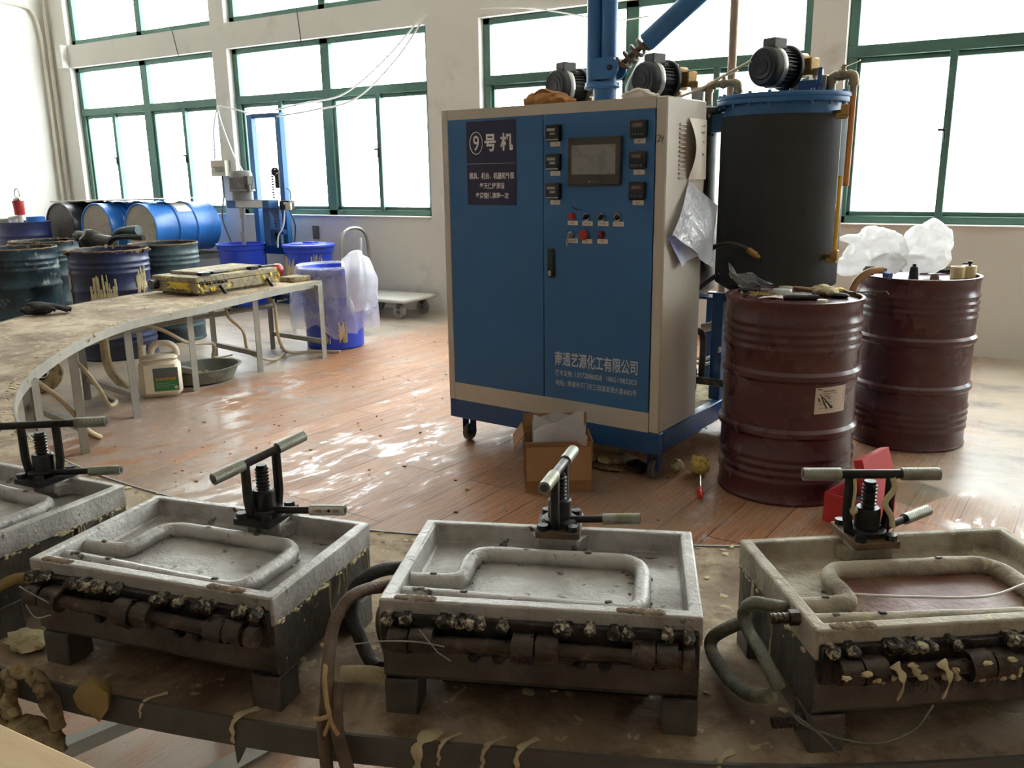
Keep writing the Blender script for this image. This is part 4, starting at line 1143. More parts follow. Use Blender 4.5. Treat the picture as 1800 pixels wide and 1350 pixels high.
    b = MB()
    for yy in (.455, .54):
        pr = [(.60, 1.862)] + [(.70 + .047 * math.cos(a), 1.912 + .05 * math.sin(a)) for a in [R(-90 + 15 * i) for i in range(13)]] + [(.60, 1.962)]
        b.prism([(x, z) for x, z in pr], 0, .012, Matrix.Translation((0, yy, 0)) @ Matrix.Rotation(R(90), 4, 'X'))
    b.build('boom_bracket', M['blue'], t)
    b = MB(); b.cyl((.705, .435, 1.912), (.705, .55, 1.912), .012, n=14); b.build('pivot_pin', M['black_metal'], t)
    p, q, e = Vector((.735, .495, 1.925)), Vector((.90, .495, 2.035)), Vector((1.9, .495, 2.735))
    d = (e - q).normalized()
    b = MB(); b.cyl(q - d * .03, e, .046, n=28); b.build('boom_tube', M['blue'], t)
    b = MB(); n_ = 110; ax = (q - p); side = ax.normalized().orthogonal().normalized(); s2 = ax.normalized().cross(side)
    b.tube([p + ax * (i / n_) + (side * math.cos(i * 2 * PI * 4.5 / n_) + s2 * math.sin(i * 2 * PI * 4.5 / n_)) * .034 for i in range(n_ + 1)], .0095, 7)
    b.cyl(p - ax * .12, q, .014, n=12); b.build('counter_spring', mat('rusty_spring', S(98, 78, 66), .5, .4, var=.3, vs=20), t)

    # tanks
    def gear_motor(parent, x, y, z, seed):
        ax = Vector((math.sin(R(21)), math.cos(R(21)), 0))
        f = Vector((x, y, z))
        Q = ax.to_track_quat('Z', 'Y').to_matrix().to_4x4(); Q.translation = f
        K = lambda pr: [(r_ * 1.16, z_ * 1.06) for r_, z_ in pr]
        b = MB(); b.lathe(K([(0, 0), (.028, -.002), (.03, .002), (.05, -.002), (.052, .002), (.068, 0), (.076, .008), (.079, .02), (.079, .06), (.074, .062)]), 32, Q)
        b.build('fan_cover', M['black'], parent)
        b = MB(); b.lathe(K([(.06, .055), (.068, .06), (.068, .15), (.06, .15)]), 24, Q)
        for i in range(30):
            a = 2 * PI * i / 30
            b.box((.081 * math.cos(a), .081 * math.sin(a), .11), (.016, .0045, .09), rot=Matrix.Rotation(a, 3, 'Z'), M=Q)
        b.lathe(K([(0, .15), (.086, .15), (.09, .155), (.09, .168), (.08, .172), (0, .172)]), 32, Q)
        b.box(f + ax * .1 + Vector((0, 0, -.078)), (.09, .05, .03), rot=Matrix.Rotation(R(-21), 3, 'Z'), b=.005)
        b.build('drive_motor', M['black'], parent)
        b = MB(); b.lathe([(.0925, .050), (.0935, .052), (.0935, .078), (.0925, .08)], 32, Q); b.build('motor_band', M['steel'], parent)
        b = MB(); b.box(f + ax * .085 + Vector((-.0, 0, .105)), (.075, .09, .05), rot=Matrix.Rotation(R(-21), 3, 'Z'), b=.005); b.build('junction_box', M['frame_dark'], parent)
        b = MB()
        c_ = f + ax * .235
        rz = Matrix.Rotation(R(-21), 3, 'Z')
        b.box(c_ + Vector((0, 0, .012)), (.10, .11, .115), rot=rz, b=.012); b.cyl(c_ + Vector((0, 0, .065)), c_ + Vector((0, 0, .088)), .018, .012, 12)
        b.cyl(c_ + Vector((0, 0, -.05)), c_ + Vector((0, 0, -.12)), .035, .045, 18)
        b.box(c_ + Vector((.075, 0, .005)), (.06, .07, .08), rot=rz, b=.006); b.box(c_ + Vector((.115, .0, -.03)), (.04, .05, .05), b=.006)
        for s_ in (-.05, .05): b.cyl(c_ + Vector((s_, -.06, .04)), c_ + Vector((s_, -.06, -.045)), .006, n=8)
        b.build('gearbox', M['brass'], parent)
        b = MB(); b.box(c_ + Vector((.14, 0, -.075)), (.06, .09, .07), b=.004); b.build('valve_block', M['steel'], parent)
    def elbows(parent, x, y, z0, top, x2, zend, valve=True):
        b = MB()
        b.tube([(x, y, z0), (x, y, top - .03)], .019, 14)
        b.tube(catmull([(x, y, top - .035), (x + .006, y, top - .008), (x + .03, y, top)], 5), .024, 14)
        b.tube([(x + .02, y, top), (x2 - .02, y, top)], .018, 14)
        b.cyl((x + .03, y, top), (x + .045, y, top), .027, n=10)
        b.tube(catmull([(x2 - .03, y, top), (x2 - .006, y, top - .008), (x2, y, top - .035)], 5), .024, 14)
        b.tube([(x2, y, top - .03), (x2, y, zend)], .018, 14); b.cyl((x2, y, top - .05), (x2, y, top - .035), .027, n=10)
        if valve:
            xm = (x + x2) / 2; b.blob((xm, y, top), (.026, .026, .026), 1, .05); b.cyl((xm, y, top), (xm, y, top + .045), .01, n=10); b.box((xm + .03, y, top + .046), (.09, .014, .006), rot=Matrix.Rotation(R(-18), 3, 'Y'))
        return b.build('elbow_pipe', M['bronze'], parent)
    # large insulated tank
    X, Y = 1.402, .95
    b = MB(); b.lathe([(0, .80), (.2, .80), (.298, .86), (.300, .87), (.300, 1.665), (.294, 1.672), (.28, 1.672)], 56, Matrix.Translation((X, Y, 0)))
    tk = b.build('insulated_tank', M['insul'], t); tk['label'] = 'large black insulated tank with blue lid'
    b = MB(); b.lathe([(.28, 1.60), (.287, 1.60), (.287, 1.722), (.322, 1.724), (.324, 1.730), (.324, 1.744), (.322, 1.746), (.325, 1.750), (.325, 1.764), (.322, 1.768), (0, 1.775)], 56, Matrix.Translation((X, Y, 0)))
    for i in range(20):
        a = 2 * PI * i / 20 + .1
        b.cyl((X + .307 * math.cos(a), Y + .307 * math.sin(a), 1.708), (X + .307 * math.cos(a), Y + .307 * math.sin(a), 1.778), .0095, n=6)
    b.box((X - .36, Y - .02, 1.655), (.18, .09, .09), b=.004)
    b.build('lid', M['blue'], tk)
    gear_motor(tk, 1.353, .74, 1.892, 1)
    b = MB(); b.box((X + .185, Y - .08, 1.84), (.022, .05, .08), rot=Matrix.Rotation(R(20), 3, 'Z'), b=.004); b.box((X + .13, Y - .05, 1.80), (.1, .04, .06), b=.004); b.build('motor_bracket', M['blue_dark'], tk)
    elbows(tk, 1.622, .95, 1.768, 1.848, 1.723, 1.75)
    b = MB(); b.tube([(1.76, .82, 1.74), (1.757, .82, 1.34)], .014, 10); b.build('orange_pipe', mat('orange_rust_pipe', S(196, 134, 74), .5, .2, var=.15), tk)
    b = MB(); b.tube([(1.735, .80, 1.69), (1.735, .80, 1.04)], .012, 12); b.build('sight_tube', M['glass'], tk)
    b = MB(); b.tube([(1.735, .80, 1.385), (1.735, .80, 1.045)], .0095, 12); b.build('amber_level', M['orange'], tk)
    b = MB()
    for z in (1.02, 1.68):
        b.box((1.735, .80, z), (.034, .034, .05), b=.004); b.cyl((1.735, .80, z - .01), (1.66, .86, z - .01), .014, n=10); b.box((1.72, .81, z - .025), (.05, .04, .028), b=.004)
    b.build('gauge_fitting', M['brass'], tk)
    b = MB()
    for x in (1.19, 1.58):
        for y in (.76, 1.14): b.box((x, y, .53), (.06, .06, .56), b=.004)
    b.box((1.385, .76, .79), (.45, .05, .04)); b.box((1.385, 1.14, .79), (.45, .05, .04)); b.box((1.1, .80, .778), (.16, .12, .012))
    b.build('tank_stand', M['blue_dark'], tk)
    # the two smaller metal tanks behind the cabinet
    for i, x in enumerate((.24, .80)):
        b = MB(); b.lathe([(0, .72), (.15, .72), (.262, .80), (.264, .82), (.264, 1.70), (.25, 1.705)], 44, Matrix.Translation((x, .95, 0)))
        tq = b.build('steel_tank', M['steel'], t); tq['label'] = ('left' if i == 0 else 'middle') + ' bare steel tank behind the cabinet'
        b = MB(); b.lathe([(.26, 1.695), (.295, 1.70), (.297, 1.705), (.297, 1.728), (.29, 1.735), (0, 1.742)], 44, Matrix.Translation((x, .95, 0)))
        for k_ in range(16):
            a = 2 * PI * k_ / 16
            b.cyl((x + .28 * math.cos(a), .95 + .28 * math.sin(a), 1.68), (x + .28 * math.cos(a), .95 + .28 * math.sin(a), 1.745), .009, n=6)
        b.build('lid', M['galv'], tq)
        b = MB()
        for xx in (x - .2, x + .2):
            for yy in (.78, 1.12): b.box((xx, yy, .5), (.05, .05, .52), b=.004)
        b.build('tank_stand', M['blue_dark'], tq)
        gear_motor(tq, (.189, .727)[i], .74, 1.877, i + 4)
        if i == 1: elbows(tq, 1.004, .95, 1.735, 1.848, 1.16, 1.76)
    # pump and pipework under the tanks
    b = MB(); b.tube(catmull([(1.075, .70, .55), (1.075, .68, .60), (1.11, .68, .615), (1.14, .68, .58), (1.14, .68, .42), (1.13, .7, .36)], 6), .017, 10)
    b.tube([(1.0, .66, .36), (1.35, .66, .36)], .02, 10); b.cyl((1.09, .65, .31), (1.09, .65, .42), .035, n=16); b.blob((1.08, .64, .32), .045, 3, .2); b.build('pump_pipe', M['pipe_dark'], t)
    b = MB(); b.tube(catmull([(.95, .78, .48), (1.1, .76, .45), (1.2, .74, .50), (1.22, .72, .53)], 6), .009, 8); b.tube(catmull([(.95, .80, .44), (1.1, .78, .42), (1.2, .76, .46), (1.25, .72, .48)], 6), .009, 8); b.build('air_line', M['wire_white'], t)
    b = MB(); b.tube(catmull([(1.06, .86, .60), (1.12, .86, .62), (1.155, .86, .68), (1.16, .86, .74)], 6), .024, 10); b.lathe([(.0, .66), (.04, .66), (.045, .72), (.042, .72), (.036, .668), (0, .668)], 20, Matrix.Translation((1.13, .92, .04))); b.build('cream_elbow', M['cream_tube'], t)
    # spray hose curling out from behind the cabinet
    b = MB(); b.tube(catmull([(1.06, .6, .86), (1.163, .56, .972), (1.212, .55, 1.045), (1.296, .55, 1.075), (1.372, .55, 1.066), (1.423, .55, 1.04)], 8), .012, 10); b.tube(catmull([(1.10, .52, .78), (1.19, .5, .865), (1.285, .5, .938)], 6), .011, 8)
    hz = b.build('spray_hose', M['rubber'], t)
    b = MB(); b.cyl((1.404, .55, 1.052), (1.444, .55, 1.027), .015, n=12); b.cyl((1.444, .55, 1.027), (1.46, .55, 1.016), .012, .009, 12); b.build('coupling', M['brass'], hz)
    b = MB(); b.tube([(.97, 1.33, .3), (.97, 1.33, 4.2)], .023, 14); b.box((.97, 1.3, .26), (.1, .1, .03)); b.build('conduit_pole', mat('tan_pole', S(160, 134, 104), .5, .2, var=.15), t)
machine()
# loose wires near the tanks
b = MB(); b.tube(catmull([mw(1.0, .5, 1.745), mw(1.1, .62, 1.80), mw(1.2, .68, 1.86), mw(1.30, .74, 1.92)], 6), .007, 6)
tag(b.build('power_cable', M['cream_tube']), 'cream cable stretched from the cabinet top to the large tank motor', 'cable')
hose('power_cable', [tuple(mw(.72, .6, 1.75)), tuple(mw(.66, .75, 1.9)), tuple(mw(.5, 1.6, 2.3)), tuple(mw(.52, 3.2, 2.74))], .006, M['wire_white'], 'white cable going up to the third window beside the blue column', cat='cable')

# things lying on or hanging from the cabinet
def cloth(name, m, loc, sx, sy, h, seed, label, rz=0, cat='cloth'):
    b = MB()
    rnd = random.Random(seed)
    b.blob((0, 0, h * .42), (sx * .8, sy * .8, h * .5), seed, .25, 1.8, 4)
    b.blob((-sx * .55, -.005, h * .36), (sx * .45, sy * .6, h * .42), seed + 1, .3, 2, 3)
    b.blob((sx * .6, .01, h * .26), (sx * .5, sy * .5, h * .3), seed + 2, .35, 2, 3)
    for i in range(5):
        y0 = rnd.uniform(-.6, .6) * sy
        b.tube(catmull([(-sx * .7, y0, h * .5), (-sx * .1, y0 + rnd.uniform(-.02, .02), h * rnd.uniform(.75, .95)), (sx * .4, y0 + rnd.uniform(-.02, .02), h * .6), (sx * .9, y0, h * .2)], 5), .011, 7, sq=.7)
    o = b.build(name, m, None, loc, rz, ang=75)
    return tag(o, label, cat)
cloth('crumpled_cloth', M['cloth_brown'], tuple(mw(.57, .1, 1.722)), .12, .07, .075, 3, 'crumpled brown cloth lying on the cabinet top by the left motor', MA + .1)
cloth('crumpled_cloth', M['cloth_white'], tuple(mw(1.03, .13, 1.722)), .08, .04, .05, 6, 'small crumpled white cloth on the cabinet top by the middle motor', MA + .3)
def hung():
    # paper note bulging away from the side, held by tape at its top
    b = MB()
    def f(u, v):
        z = 1.642 - .262 * v
        y = .205 + .205 * u + .01 * v - .02 * math.sin(PI * v) * (1 - u)
        x = 1.2325 + .004 + .045 * math.sin(PI * min(1, v * 1.02)) * (1 - u) ** 1.5 + .006 * math.sin(u * 5)
        return mw(x, y, z)
    b.grid(f, 12, 14, th=.0008)
    b.mi = 1
    rnd = random.Random(4)
    for zz, y0, n_ in ((1.615, .33, 4), (1.585, .30, 5), (1.545, .34, 2), (1.49, .32, 4)):
        for i in range(n_):
            y = y0 + .016 * i
            u = (y - .205) / .205; v = (1.642 - zz) / .262
            x = 1.2325 + .0062 + .045 * math.sin(PI * v) * (1 - u) ** 1.5 + .006 * math.sin(u * 5)
            b.tube([mw(x, y, zz + rnd.uniform(-.004, .006)), mw(x, y + .006, zz - .005), mw(x, y + .012, zz + rnd.uniform(-.004, .006))], .0007, 4)
    tag(b.build('paper_note', [M['paper'], M['ink']]), 'handwritten white paper note taped on the cabinet side by the louvres', 'note')
    b = MB()
    # document sleeve hanging by a corner, its lower edge rolled
    A, B_, C_, D_ = mw(1.236, .225, 1.375), mw(1.25, .53, 1.255), mw(1.29, .40, .975), mw(1.27, .015, 1.15)
    def g(u, v):
        p = A.lerp(B_, u).lerp(D_.lerp(C_, u), v)
        p += (mw(1, 0, 0) - mw(0, 0, 0)) * (.03 * math.sin(PI * u) * math.sin(PI * v) + .012 * math.sin(9 * u + 4 * v) * v)
        return p
    b.grid(g, 16, 16, th=.0006)
    b.mi = 1
    E_ = mw(1.262, .13, 1.0)
    def g2(u, v):
        p = D_.lerp(D_.lerp(C_, .62), u).lerp(mw(1.245, .03, 1.12).lerp(E_, u), v)
        return p + (mw(1, 0, 0) - mw(0, 0, 0)) * (-.02 * math.sin(PI * v))
    b.grid(g2, 10, 8, th=.0006)
    b.mi = 2
    def g3(u, v):
        p = A.lerp(B_, u * .5).lerp(D_.lerp(C_, u * .5), .45 + .5 * v)
        return p + (mw(1, 0, 0) - mw(0, 0, 0)) * (.034 * math.sin(PI * u * .5) * math.sin(PI * (.45 + .5 * v)) - .003)
    b.mi = 1
    tag(b.build('document_sleeve', [M['film_sleeve'], M['blue_paper']], ang=70), 'clear plastic sleeve with blue printed sheets hanging on the cabinet side', 'document sleeve')
hung()
# ================================================================ things on the floor and on the maroon drums
def carton():
    t = thing('cardboard_box', 'open brown cardboard box standing in front of the machine base', 'box', (-1.795, 3.37, 0), R(32))
    W, D, H = .30, .22, .235
    th = .005
    b = MB()
    b.box((0, -D / 2, H / 2), (W, th, H), rot=Matrix.Rotation(R(-3), 3, 'X')); b.box((0, D / 2, H / 2), (W, th, H)); b.box((-W / 2, 0, H / 2 + .012), (th, D, H + .024), rot=Matrix.Rotation(R(-5), 3, 'Y')); b.box((W / 2, 0, H / 2), (th, D, H), rot=Matrix.Rotation(R(3), 3, 'Y')); b.box((0, 0, .004), (W, D, .006))
    b.build('carton', M['kraft'], t)
    b = MB(); b.box((0, -D / 2 - .035, H - .09), (W * .97, .004, .15), rot=Matrix.Rotation(R(-14), 3, 'X')); b.build('flap', M['kraft'], t)
    b = MB(); b.box((-W / 2 - .028, 0, H + .005), (.004, D, .08), rot=Matrix.Rotation(R(35), 3, 'Y')); b.build('flap', M['kraft'], t)
    b = MB(); b.box((0, D / 2 + .004, H + .035), (W, .004, .08), rot=Matrix.Rotation(R(-4), 3, 'X')); b.build('flap', M['kraft'], t)
    b = MB()
    for i, (y, a, h_) in enumerate(((-.07, -16, .10), (-.03, -8, .13), (.02, 6, .12), (.07, 12, .1))):
        b.grid(lambda u, v: Vector((-.11 + .24 * u, y + .016 * math.sin(5 * u + i) + math.tan(R(a)) * .12 * v, .12 + (.10 + h_ * (.7 + .3 * math.sin(4 * u + i * 2))) * v)), 12, 6, th=.002)
    o = b.build('plastic_sheet', M['film_bag'], None, (-1.795, 3.37, 0), R(32))
    tag(o, 'crinkled milky plastic sheets stuffed in the open cardboard box', 'plastic sheet')
carton()
def brush():
    t = thing('cleaning_brush', 'round yellow brush with red-gripped steel handle lying by the machine', 'brush', (-1.213, 3.70, 0), 0)
    d = Vector((-1.138 + 1.275, 3.48 - 3.86, 0)).normalized()
    o = -d * .115
    b = MB(); b.blob(o + Vector((0, 0, .044)), (.05, .05, .045), 2, .12, 3, 3); rnd = random.Random(2)
    for i in range(120):
        v = Vector((rnd.gauss(0, 1), rnd.gauss(0, 1), rnd.gauss(0, 1))).normalized()
        if v.z < -.6: continue
        c_ = o + Vector((0, 0, .046)); b.cyl(c_ + v * .035, c_ + v * rnd.uniform(.05, .06), .0035, .002, 5)
    b.build('bristle_head', M['sponge'], t)
    b = MB(); b.tube([o + d * .04 + Vector((0, 0, .03)), d * .115 + Vector((0, 0, .012))], .0065, 10); b.build('handle', M['chrome'], t)
    b = MB(); b.tube(catmull([d * .10 + Vector((0, 0, .012)), d * .125 + Vector((0, 0, .013)), d * .20 + Vector((0, 0, .014)), d * .222 + Vector((0, 0, .013))], 4), .0125, 12, rfn=lambda s_: .75 + .35 * math.sin(PI * min(1, s_ * 1.1))); b.build('grip', mat('translucent_red_grip', S(206, 58, 52), .25), t)
brush()
def toolbox():
    t = thing('toolbox', 'open red metal toolbox on the floor beside the front maroon drum', 'toolbox', (-.497, 3.60, 0), R(74.4))
    L, W, H = .24, .19, .125
    th = .003
    b = MB(); b.box((0, -W / 2, H / 2), (L, th, H)); b.box((0, W / 2, H / 2), (L, th, H)); b.box((-L / 2, 0, H / 2), (th, W, H)); b.box((L / 2, 0, H / 2), (th, W, H)); b.box((0, 0, .003), (L, W, .004))
    b.build('body', M['toolred'], t)
    b = MB()
    Mr = Matrix.Translation((.012, -W / 2 - .002, H)) @ Matrix.Rotation(R(72), 4, 'X')
    b.box((0, .088, 0), (L, .176, .003), M=Mr); b.box((-L / 2, .088, -.018), (.003, .176, .036), M=Mr); b.box((L / 2, .088, -.018), (.003, .176, .036), M=Mr); b.box((0, .176, -.018), (L, .003, .036), M=Mr)
    b.build('lid', M['toolred'], t)
    b = MB(); b.box((.0, .09, -.008), (.03, .02, .014), M=Mr, b=.003); b.tube([Mr @ Vector((-.03, .06, -.006)), Mr @ Vector((-.05, .05, -.02)), Mr @ Vector((-.05, .03, -.02))], .006, 8); b.build('latch', M['chrome'], t)
    b = MB(); b.box((0, .02, .045), (L * .8, .07, .05), b=.01); b.cyl((-.08, -.03, .07), (.07, -.04, .08), .012); b.build('contents', M['black_metal'], t)
toolbox()
b = MB(); b.box((0, 0, .003), (.30, .22, .005), b=.001)
tag(b.build('acrylic_sheet', M['glass'], None, (-.34, 4.02, .001), R(62)), 'thin clear sheet lying on the floor behind the red toolbox', 'sheet')
# scraps under the machine
for i, (s, v, rx, ry, rz, m, lab) in enumerate(((.80, .16, .045, .03, .02, 'foam', 'cream foam scrap nearest the cardboard box under the machine'), (.90, .14, .06, .05, .032, 'foam', 'pale foam scrap under the machine base edge'), (.98, .20, .05, .04, .03, 'cloth_white', 'whitish crumpled scrap under the machine base'), (.90, .08, .13, .035, .012, 'rust_rim', 'flat brown crust strip lying under the machine base'), (1.06, .14, .06, .05, .03, 'soot', 'dark lump beside the front right caster'), (1.22, .24, .035, .03, .03, 'foam', 'tan foam scrap behind the front right caster'))):
    b = MB(); b.blob((0, 0, rz * .9), (rx, ry, rz), i + 2, .5, 2.2)
    p = mw(s, v, 0)
    tag(b.build('foam_scrap', M[m], None, p), lab, 'scrap')
b = MB(); rnd = random.Random(77)
for i in range(120):
    s, v = rnd.uniform(.5, 1.9), rnd.uniform(.1, 1.5)
    if rnd.random() < .4: s, v = rnd.uniform(-.9, 2.2), rnd.uniform(-1.6, .6)
    p = mw(s, v, 0)
    if abs(p.x + .875) < .36 and abs(p.y - 3.864) < .36: continue
    if abs(p.x + .487) < .36 and abs(p.y - 4.923) < .36: continue
    if abs(p.x + 1.795) < .27 and abs(p.y - 3.37) < .27: continue
    if abs(p.x + .497) < .2 and abs(p.y - 3.6) < .2: continue
    q = rnd.uniform(.002, .009)
    b.blob((p.x, p.y, q * .4), (q * rnd.uniform(.6, 2), q, q * .5), i, .5, sub=1)
for i in range(110):
    x, y = rnd.uniform(-4.6, -2.9), rnd.uniform(2.0, 6.0); q = rnd.uniform(.002, .008)
    b.blob((x, y, q * .4), (q * rnd.uniform(.6, 2), q, q * .5), i + 200, .5, sub=1)
tag(b.build('floor_crumbs', M['foam_grey']), 'foam crumbs and dirt scattered over the plank floor', 'debris', kind='stuff')

# ---- on the front maroon drum
FX, FY, FZ = -.875, 3.864, .867
def on_front(x, y): return (FX + x, FY + y, FZ)
def jar_cap(x, y, r, h, m, label, cat='lid', hollow=False):
    b = MB()
    if hollow: b.lathe([(r - .004, .0), (r, 0), (r, h), (r - .003, h), (r - .004, .002)], 28)
    else: b.lathe([(0, 0), (r, 0), (r, h * .85), (r * .94, h), (0, h)], 28)
    return tag(b.build('jar_lid', m, None, on_front(x, y)), label, cat)
jar_cap(-.155, .165, .036, .012, M['galv'], 'thin metal ring lid on the front maroon drum', hollow=True)
jar_cap(-.095, .245, .033, .018, mat('olive_grey_lid', S(176, 172, 150), .5), 'round olive-grey lid at the back of the front maroon drum')
jar_cap(-.075, .095, .042, .026, M['clear_cap'], 'pale clear plastic lid in the middle of the front drum top')
jar_cap(.012, .085, .044, .012, mat('dull_clear_lid', S(176, 176, 160), .3), 'flat dull lid right of the pale clear one on the drum')
jar_cap(.135, -.075, .022, .012, M['paper'], 'small white cap at the near edge of the front drum')
b = MB(); b.grid(lambda u, v: (-.08 + .2 * u + .02 * v, -.05 + .07 * v, .002 + .006 * math.sin(5 * u) ** 2), 8, 4, th=.001)
tag(b.build('paper_scrap', M['paper'], None, on_front(-.07, -.01), R(12)), 'torn white paper scrap lying on the front maroon drum', 'paper')
b = MB(); rnd = random.Random(9)
for i in range(70):
    x, y = rnd.gauss(-.15, .04), rnd.gauss(.03, .035); a = rnd.uniform(0, PI); q = rnd.uniform(.008, .02)
    b.tube([(x - q * math.cos(a), y - q * math.sin(a), .003 + rnd.uniform(0, .006)), (x, y, .006 + rnd.uniform(0, .008)), (x + q * math.cos(a), y + q * math.sin(a), .003)], .0013, 4)
tag(b.build('straw_shavings', mat('straw', S(176, 150, 104), .8, var=.2), None, on_front(0, 0)), 'heap of straw-coloured shavings on the front maroon drum', 'shavings', kind='stuff')
t = thing('marker_pen', 'black marker pen lying at the near edge of the front drum', 'pen', on_front(.04, -.045), R(28))
b = MB(); b.cyl((-.075, 0, .011), (.03, 0, .011), .011, n=14); b.build('barrel', M['black'], t)
b = MB(); b.cyl((.03, 0, .011), (.075, 0, .011), .0125, .0115, 14); b.build('cap', M['ink_black'], t)
t = thing('paint_brush', 'paint brush with tan handle and foam-clogged bristles on the front drum', 'brush', on_front(.05, .19), R(-34))
b = MB(); b.tube(catmull([(-.13, 0, .016), (-.09, 0, .016), (-.03, 0, .017), (.01, 0, .018)], 5), .014, 10, sq=.6, rfn=lambda s_: .6 + .5 * s_); b.build('handle', mat('tan_brush_handle', S(186, 152, 112), .6), t)
b = MB(); b.blob((.055, 0, .024), (.06, .038, .022), 4, .35, 2.4, 3); b.blob((.10, -.01, .02), (.04, .03, .018), 7, .4, 2.4); b.build('bristles', M['foam'], t)
b = MB(); b.blob((0, 0, .016), (.05, .022, .014), 5, .4); b.blob((.045, .012, .014), (.03, .018, .012), 8, .4)
tag(b.build('yellow_rag', mat('yellow_rubber', S(214, 190, 70), .6, var=.1), None, on_front(.10, .225)), 'bright yellow rubber scrap behind the paint brush on the drum', 'rag')
b = MB(); b.blob((0, 0, .012), (.04, .018, .012), 9, .2)
tag(b.build('dark_plug', M['black'], None, on_front(.175, .085), R(10)), 'small black plug right of the paint brush on the drum', 'plug')
b = MB(); p0 = Vector((FX + .13, FY + .17, FZ + .012)); p1 = Vector((FX + .385, FY - .085, FZ + .062))
b.tube([p0, p0.lerp(p1, .55) + Vector((0, 0, -.001)), p1, p1 + Vector((.012, -.01, -.012))], .003, 6)
tag(b.build('thin_rod', M['wire_dark']), 'thin dark metal rod sticking out over the front drum rim', 'rod')
b = MB(); b.blob((0, 0, .012), (.05, .02, .012), 12, .25)
tag(b.build('dark_clip', M['black'], None, on_front(-.235, .095), R(20)), 'small black clip under the clear film on the front drum', 'clip')
b = MB()
def crum(u, v):
    p = Vector((-.33 + .13 * u, .10 + .10 * u - .03 * v, .004 + v * (.13 - .085 * u) * (1 - .25 * math.sin(PI * u * 1.6) ** 2)))
    p.x -= .05 * v * (1 - u); p.y += .022 * math.sin(13 * u + 2 * v) * (.3 + v); p.x += .014 * math.sin(9 * v + 8 * u)
    return p
b.grid(crum, 26, 14)
tag(b.build('clear_film', M['film'], None, on_front(.035, .035), ang=80), 'crumpled clear film standing up at the left rim of the front drum', 'film')

# ---- on the rear maroon drum
GX, GY = -.487, 4.923
def bag(name, pts, label, seed, m):
    b = MB()
    for i, (c_, r_) in enumerate(pts):
        b.blob((c_[0], c_[1], c_[2] + .012), r_, seed + i, .22, 1.5, 4 if i < 2 else 3)
    o = b.build(name, m, None, (GX, GY, .867), ang=80)
    rm = o.modifiers.new('merge', 'REMESH'); rm.mode = 'VOXEL'; rm.voxel_size = .008; rm.use_smooth_shade = True
    tx = bpy.data.textures.new('crinkle', 'CLOUDS'); tx.noise_scale = .07; tx.noise_depth = 1
    dm = o.modifiers.new('crinkle', 'DISPLACE'); dm.texture = tx; dm.strength = .022; dm.mid_level = .5; dm.texture_coords = 'LOCAL'
    return tag(o, label, 'plastic bag')
bag('plastic_bag', [((-.20, -.0, .135), (.125, .11, .10)), ((-.27, -.03, .10), (.10, .10, .08)), ((-.335, -.02, .18), (.075, .05, .024)), ((-.29, -.05, .06), (.09, .07, .06)), ((-.15, -.08, .06), (.10, .07, .055)), ((-.345, -.06, .035), (.075, .055, .05)), ((-.26, .0, .215), (.05, .05, .03))], 'white plastic bag hanging over the left rim of the rear drum', 21, M['film_bag'])
bag('plastic_bag', [((.01, .07, .15), (.12, .11, .105)), ((.03, .09, .19), (.09, .09, .085)), ((-.03, .03, .06), (.12, .09, .055)), ((.06, .05, .08), (.075, .07, .07))], 'rounded white plastic bag standing behind the black cone on the rear drum', 33, M['film_bag'])
b = MB(); b.lathe([(0, 0), (.025, 0), (.024, .01), (.018, .055), (.009, .06), (.009, .072), (0, .072)], 24)
tag(b.build('cone_nozzle', M['black'], None, (GX - .022, GY - .058, .867)), 'black cone-shaped nozzle standing near the front of the rear drum', 'nozzle')
b = MB(); b.tube([(-.02, .14, .012), (.16, .26, .016)], .011, 10); b.mi = 1; b.tube([(.0, .18, .028), (.15, .275, .032)], .008, 8)
tag(b.build('dark_stick', [M['black_metal'], mat('dull_wood', S(140, 104, 76), .7)], None, (GX, GY, .867)), 'dark rod and stick lying across the rear drum', 'rod')
for dx, dy, lab in ((.172, .045, 'cream tape roll standing left of its twin on the rear drum'), (.222, .098, 'cream tape roll touching its twin at the right of the rear drum')):
    t = thing('tape_roll', lab, 'tape', (GX + dx, GY + dy, .867))
    b = MB(); b.lathe([(.02, 0), (.034, 0), (.034, .058), (.02, .058)], 32); b.build('tape', M['tape'], t)
    b = MB(); b.lathe([(.0195, 0), (.0205, 0), (.0205, .058), (.0195, .058), (.0195, 0)], 24); b.build('core', M['kraft'], t)
b = MB(); b.cyl((0, 0, 0), (0, 0, .075), .006, n=8); b.box((0, 0, .076), (.022, .022, .014), b=.003); b.box((-.02, 0, .07), (.03, .01, .006))
tag(b.build('small_bolt', M['black'], None, (GX + .222, GY + .098, .867)), 'small black bolt poking out of the right tape roll', 'bolt')
b = MB(); b.lathe([(0, -.006), (.021, -.006), (.021, .006), (0, .006)], 24, Matrix.Rotation(R(74), 4, 'X'))
tag(b.build('round_plug', mat('brown_bung_paint', S(120, 84, 74), .5), None, (GX + .09, GY - .21, .886)), 'round brown plug leaning at the near rim of the rear drum', 'plug')
t = thing('spray_gun', 'dark spray gun with tan hose lying under the white bags', 'spray gun', (GX - .2, GY - .13, .867))
b = MB(); b.box((-.01, -.1, .046), (.06, .05, .045), b=.012); b.cyl((0, -.10, .05), (.07, -.12, .05), .014, n=12); b.build('body', M['black'], t)
b = MB(); b.tube(catmull([(.06, -.16, .06), (.0, -.2, .05), (-.05, -.22, .0), (-.07, -.23, -.09), (-.06, -.22, -.2)], 6), .017, 10); b.build('hose', mat('tan_hose', S(176, 140, 96), .5, var=.12), t)
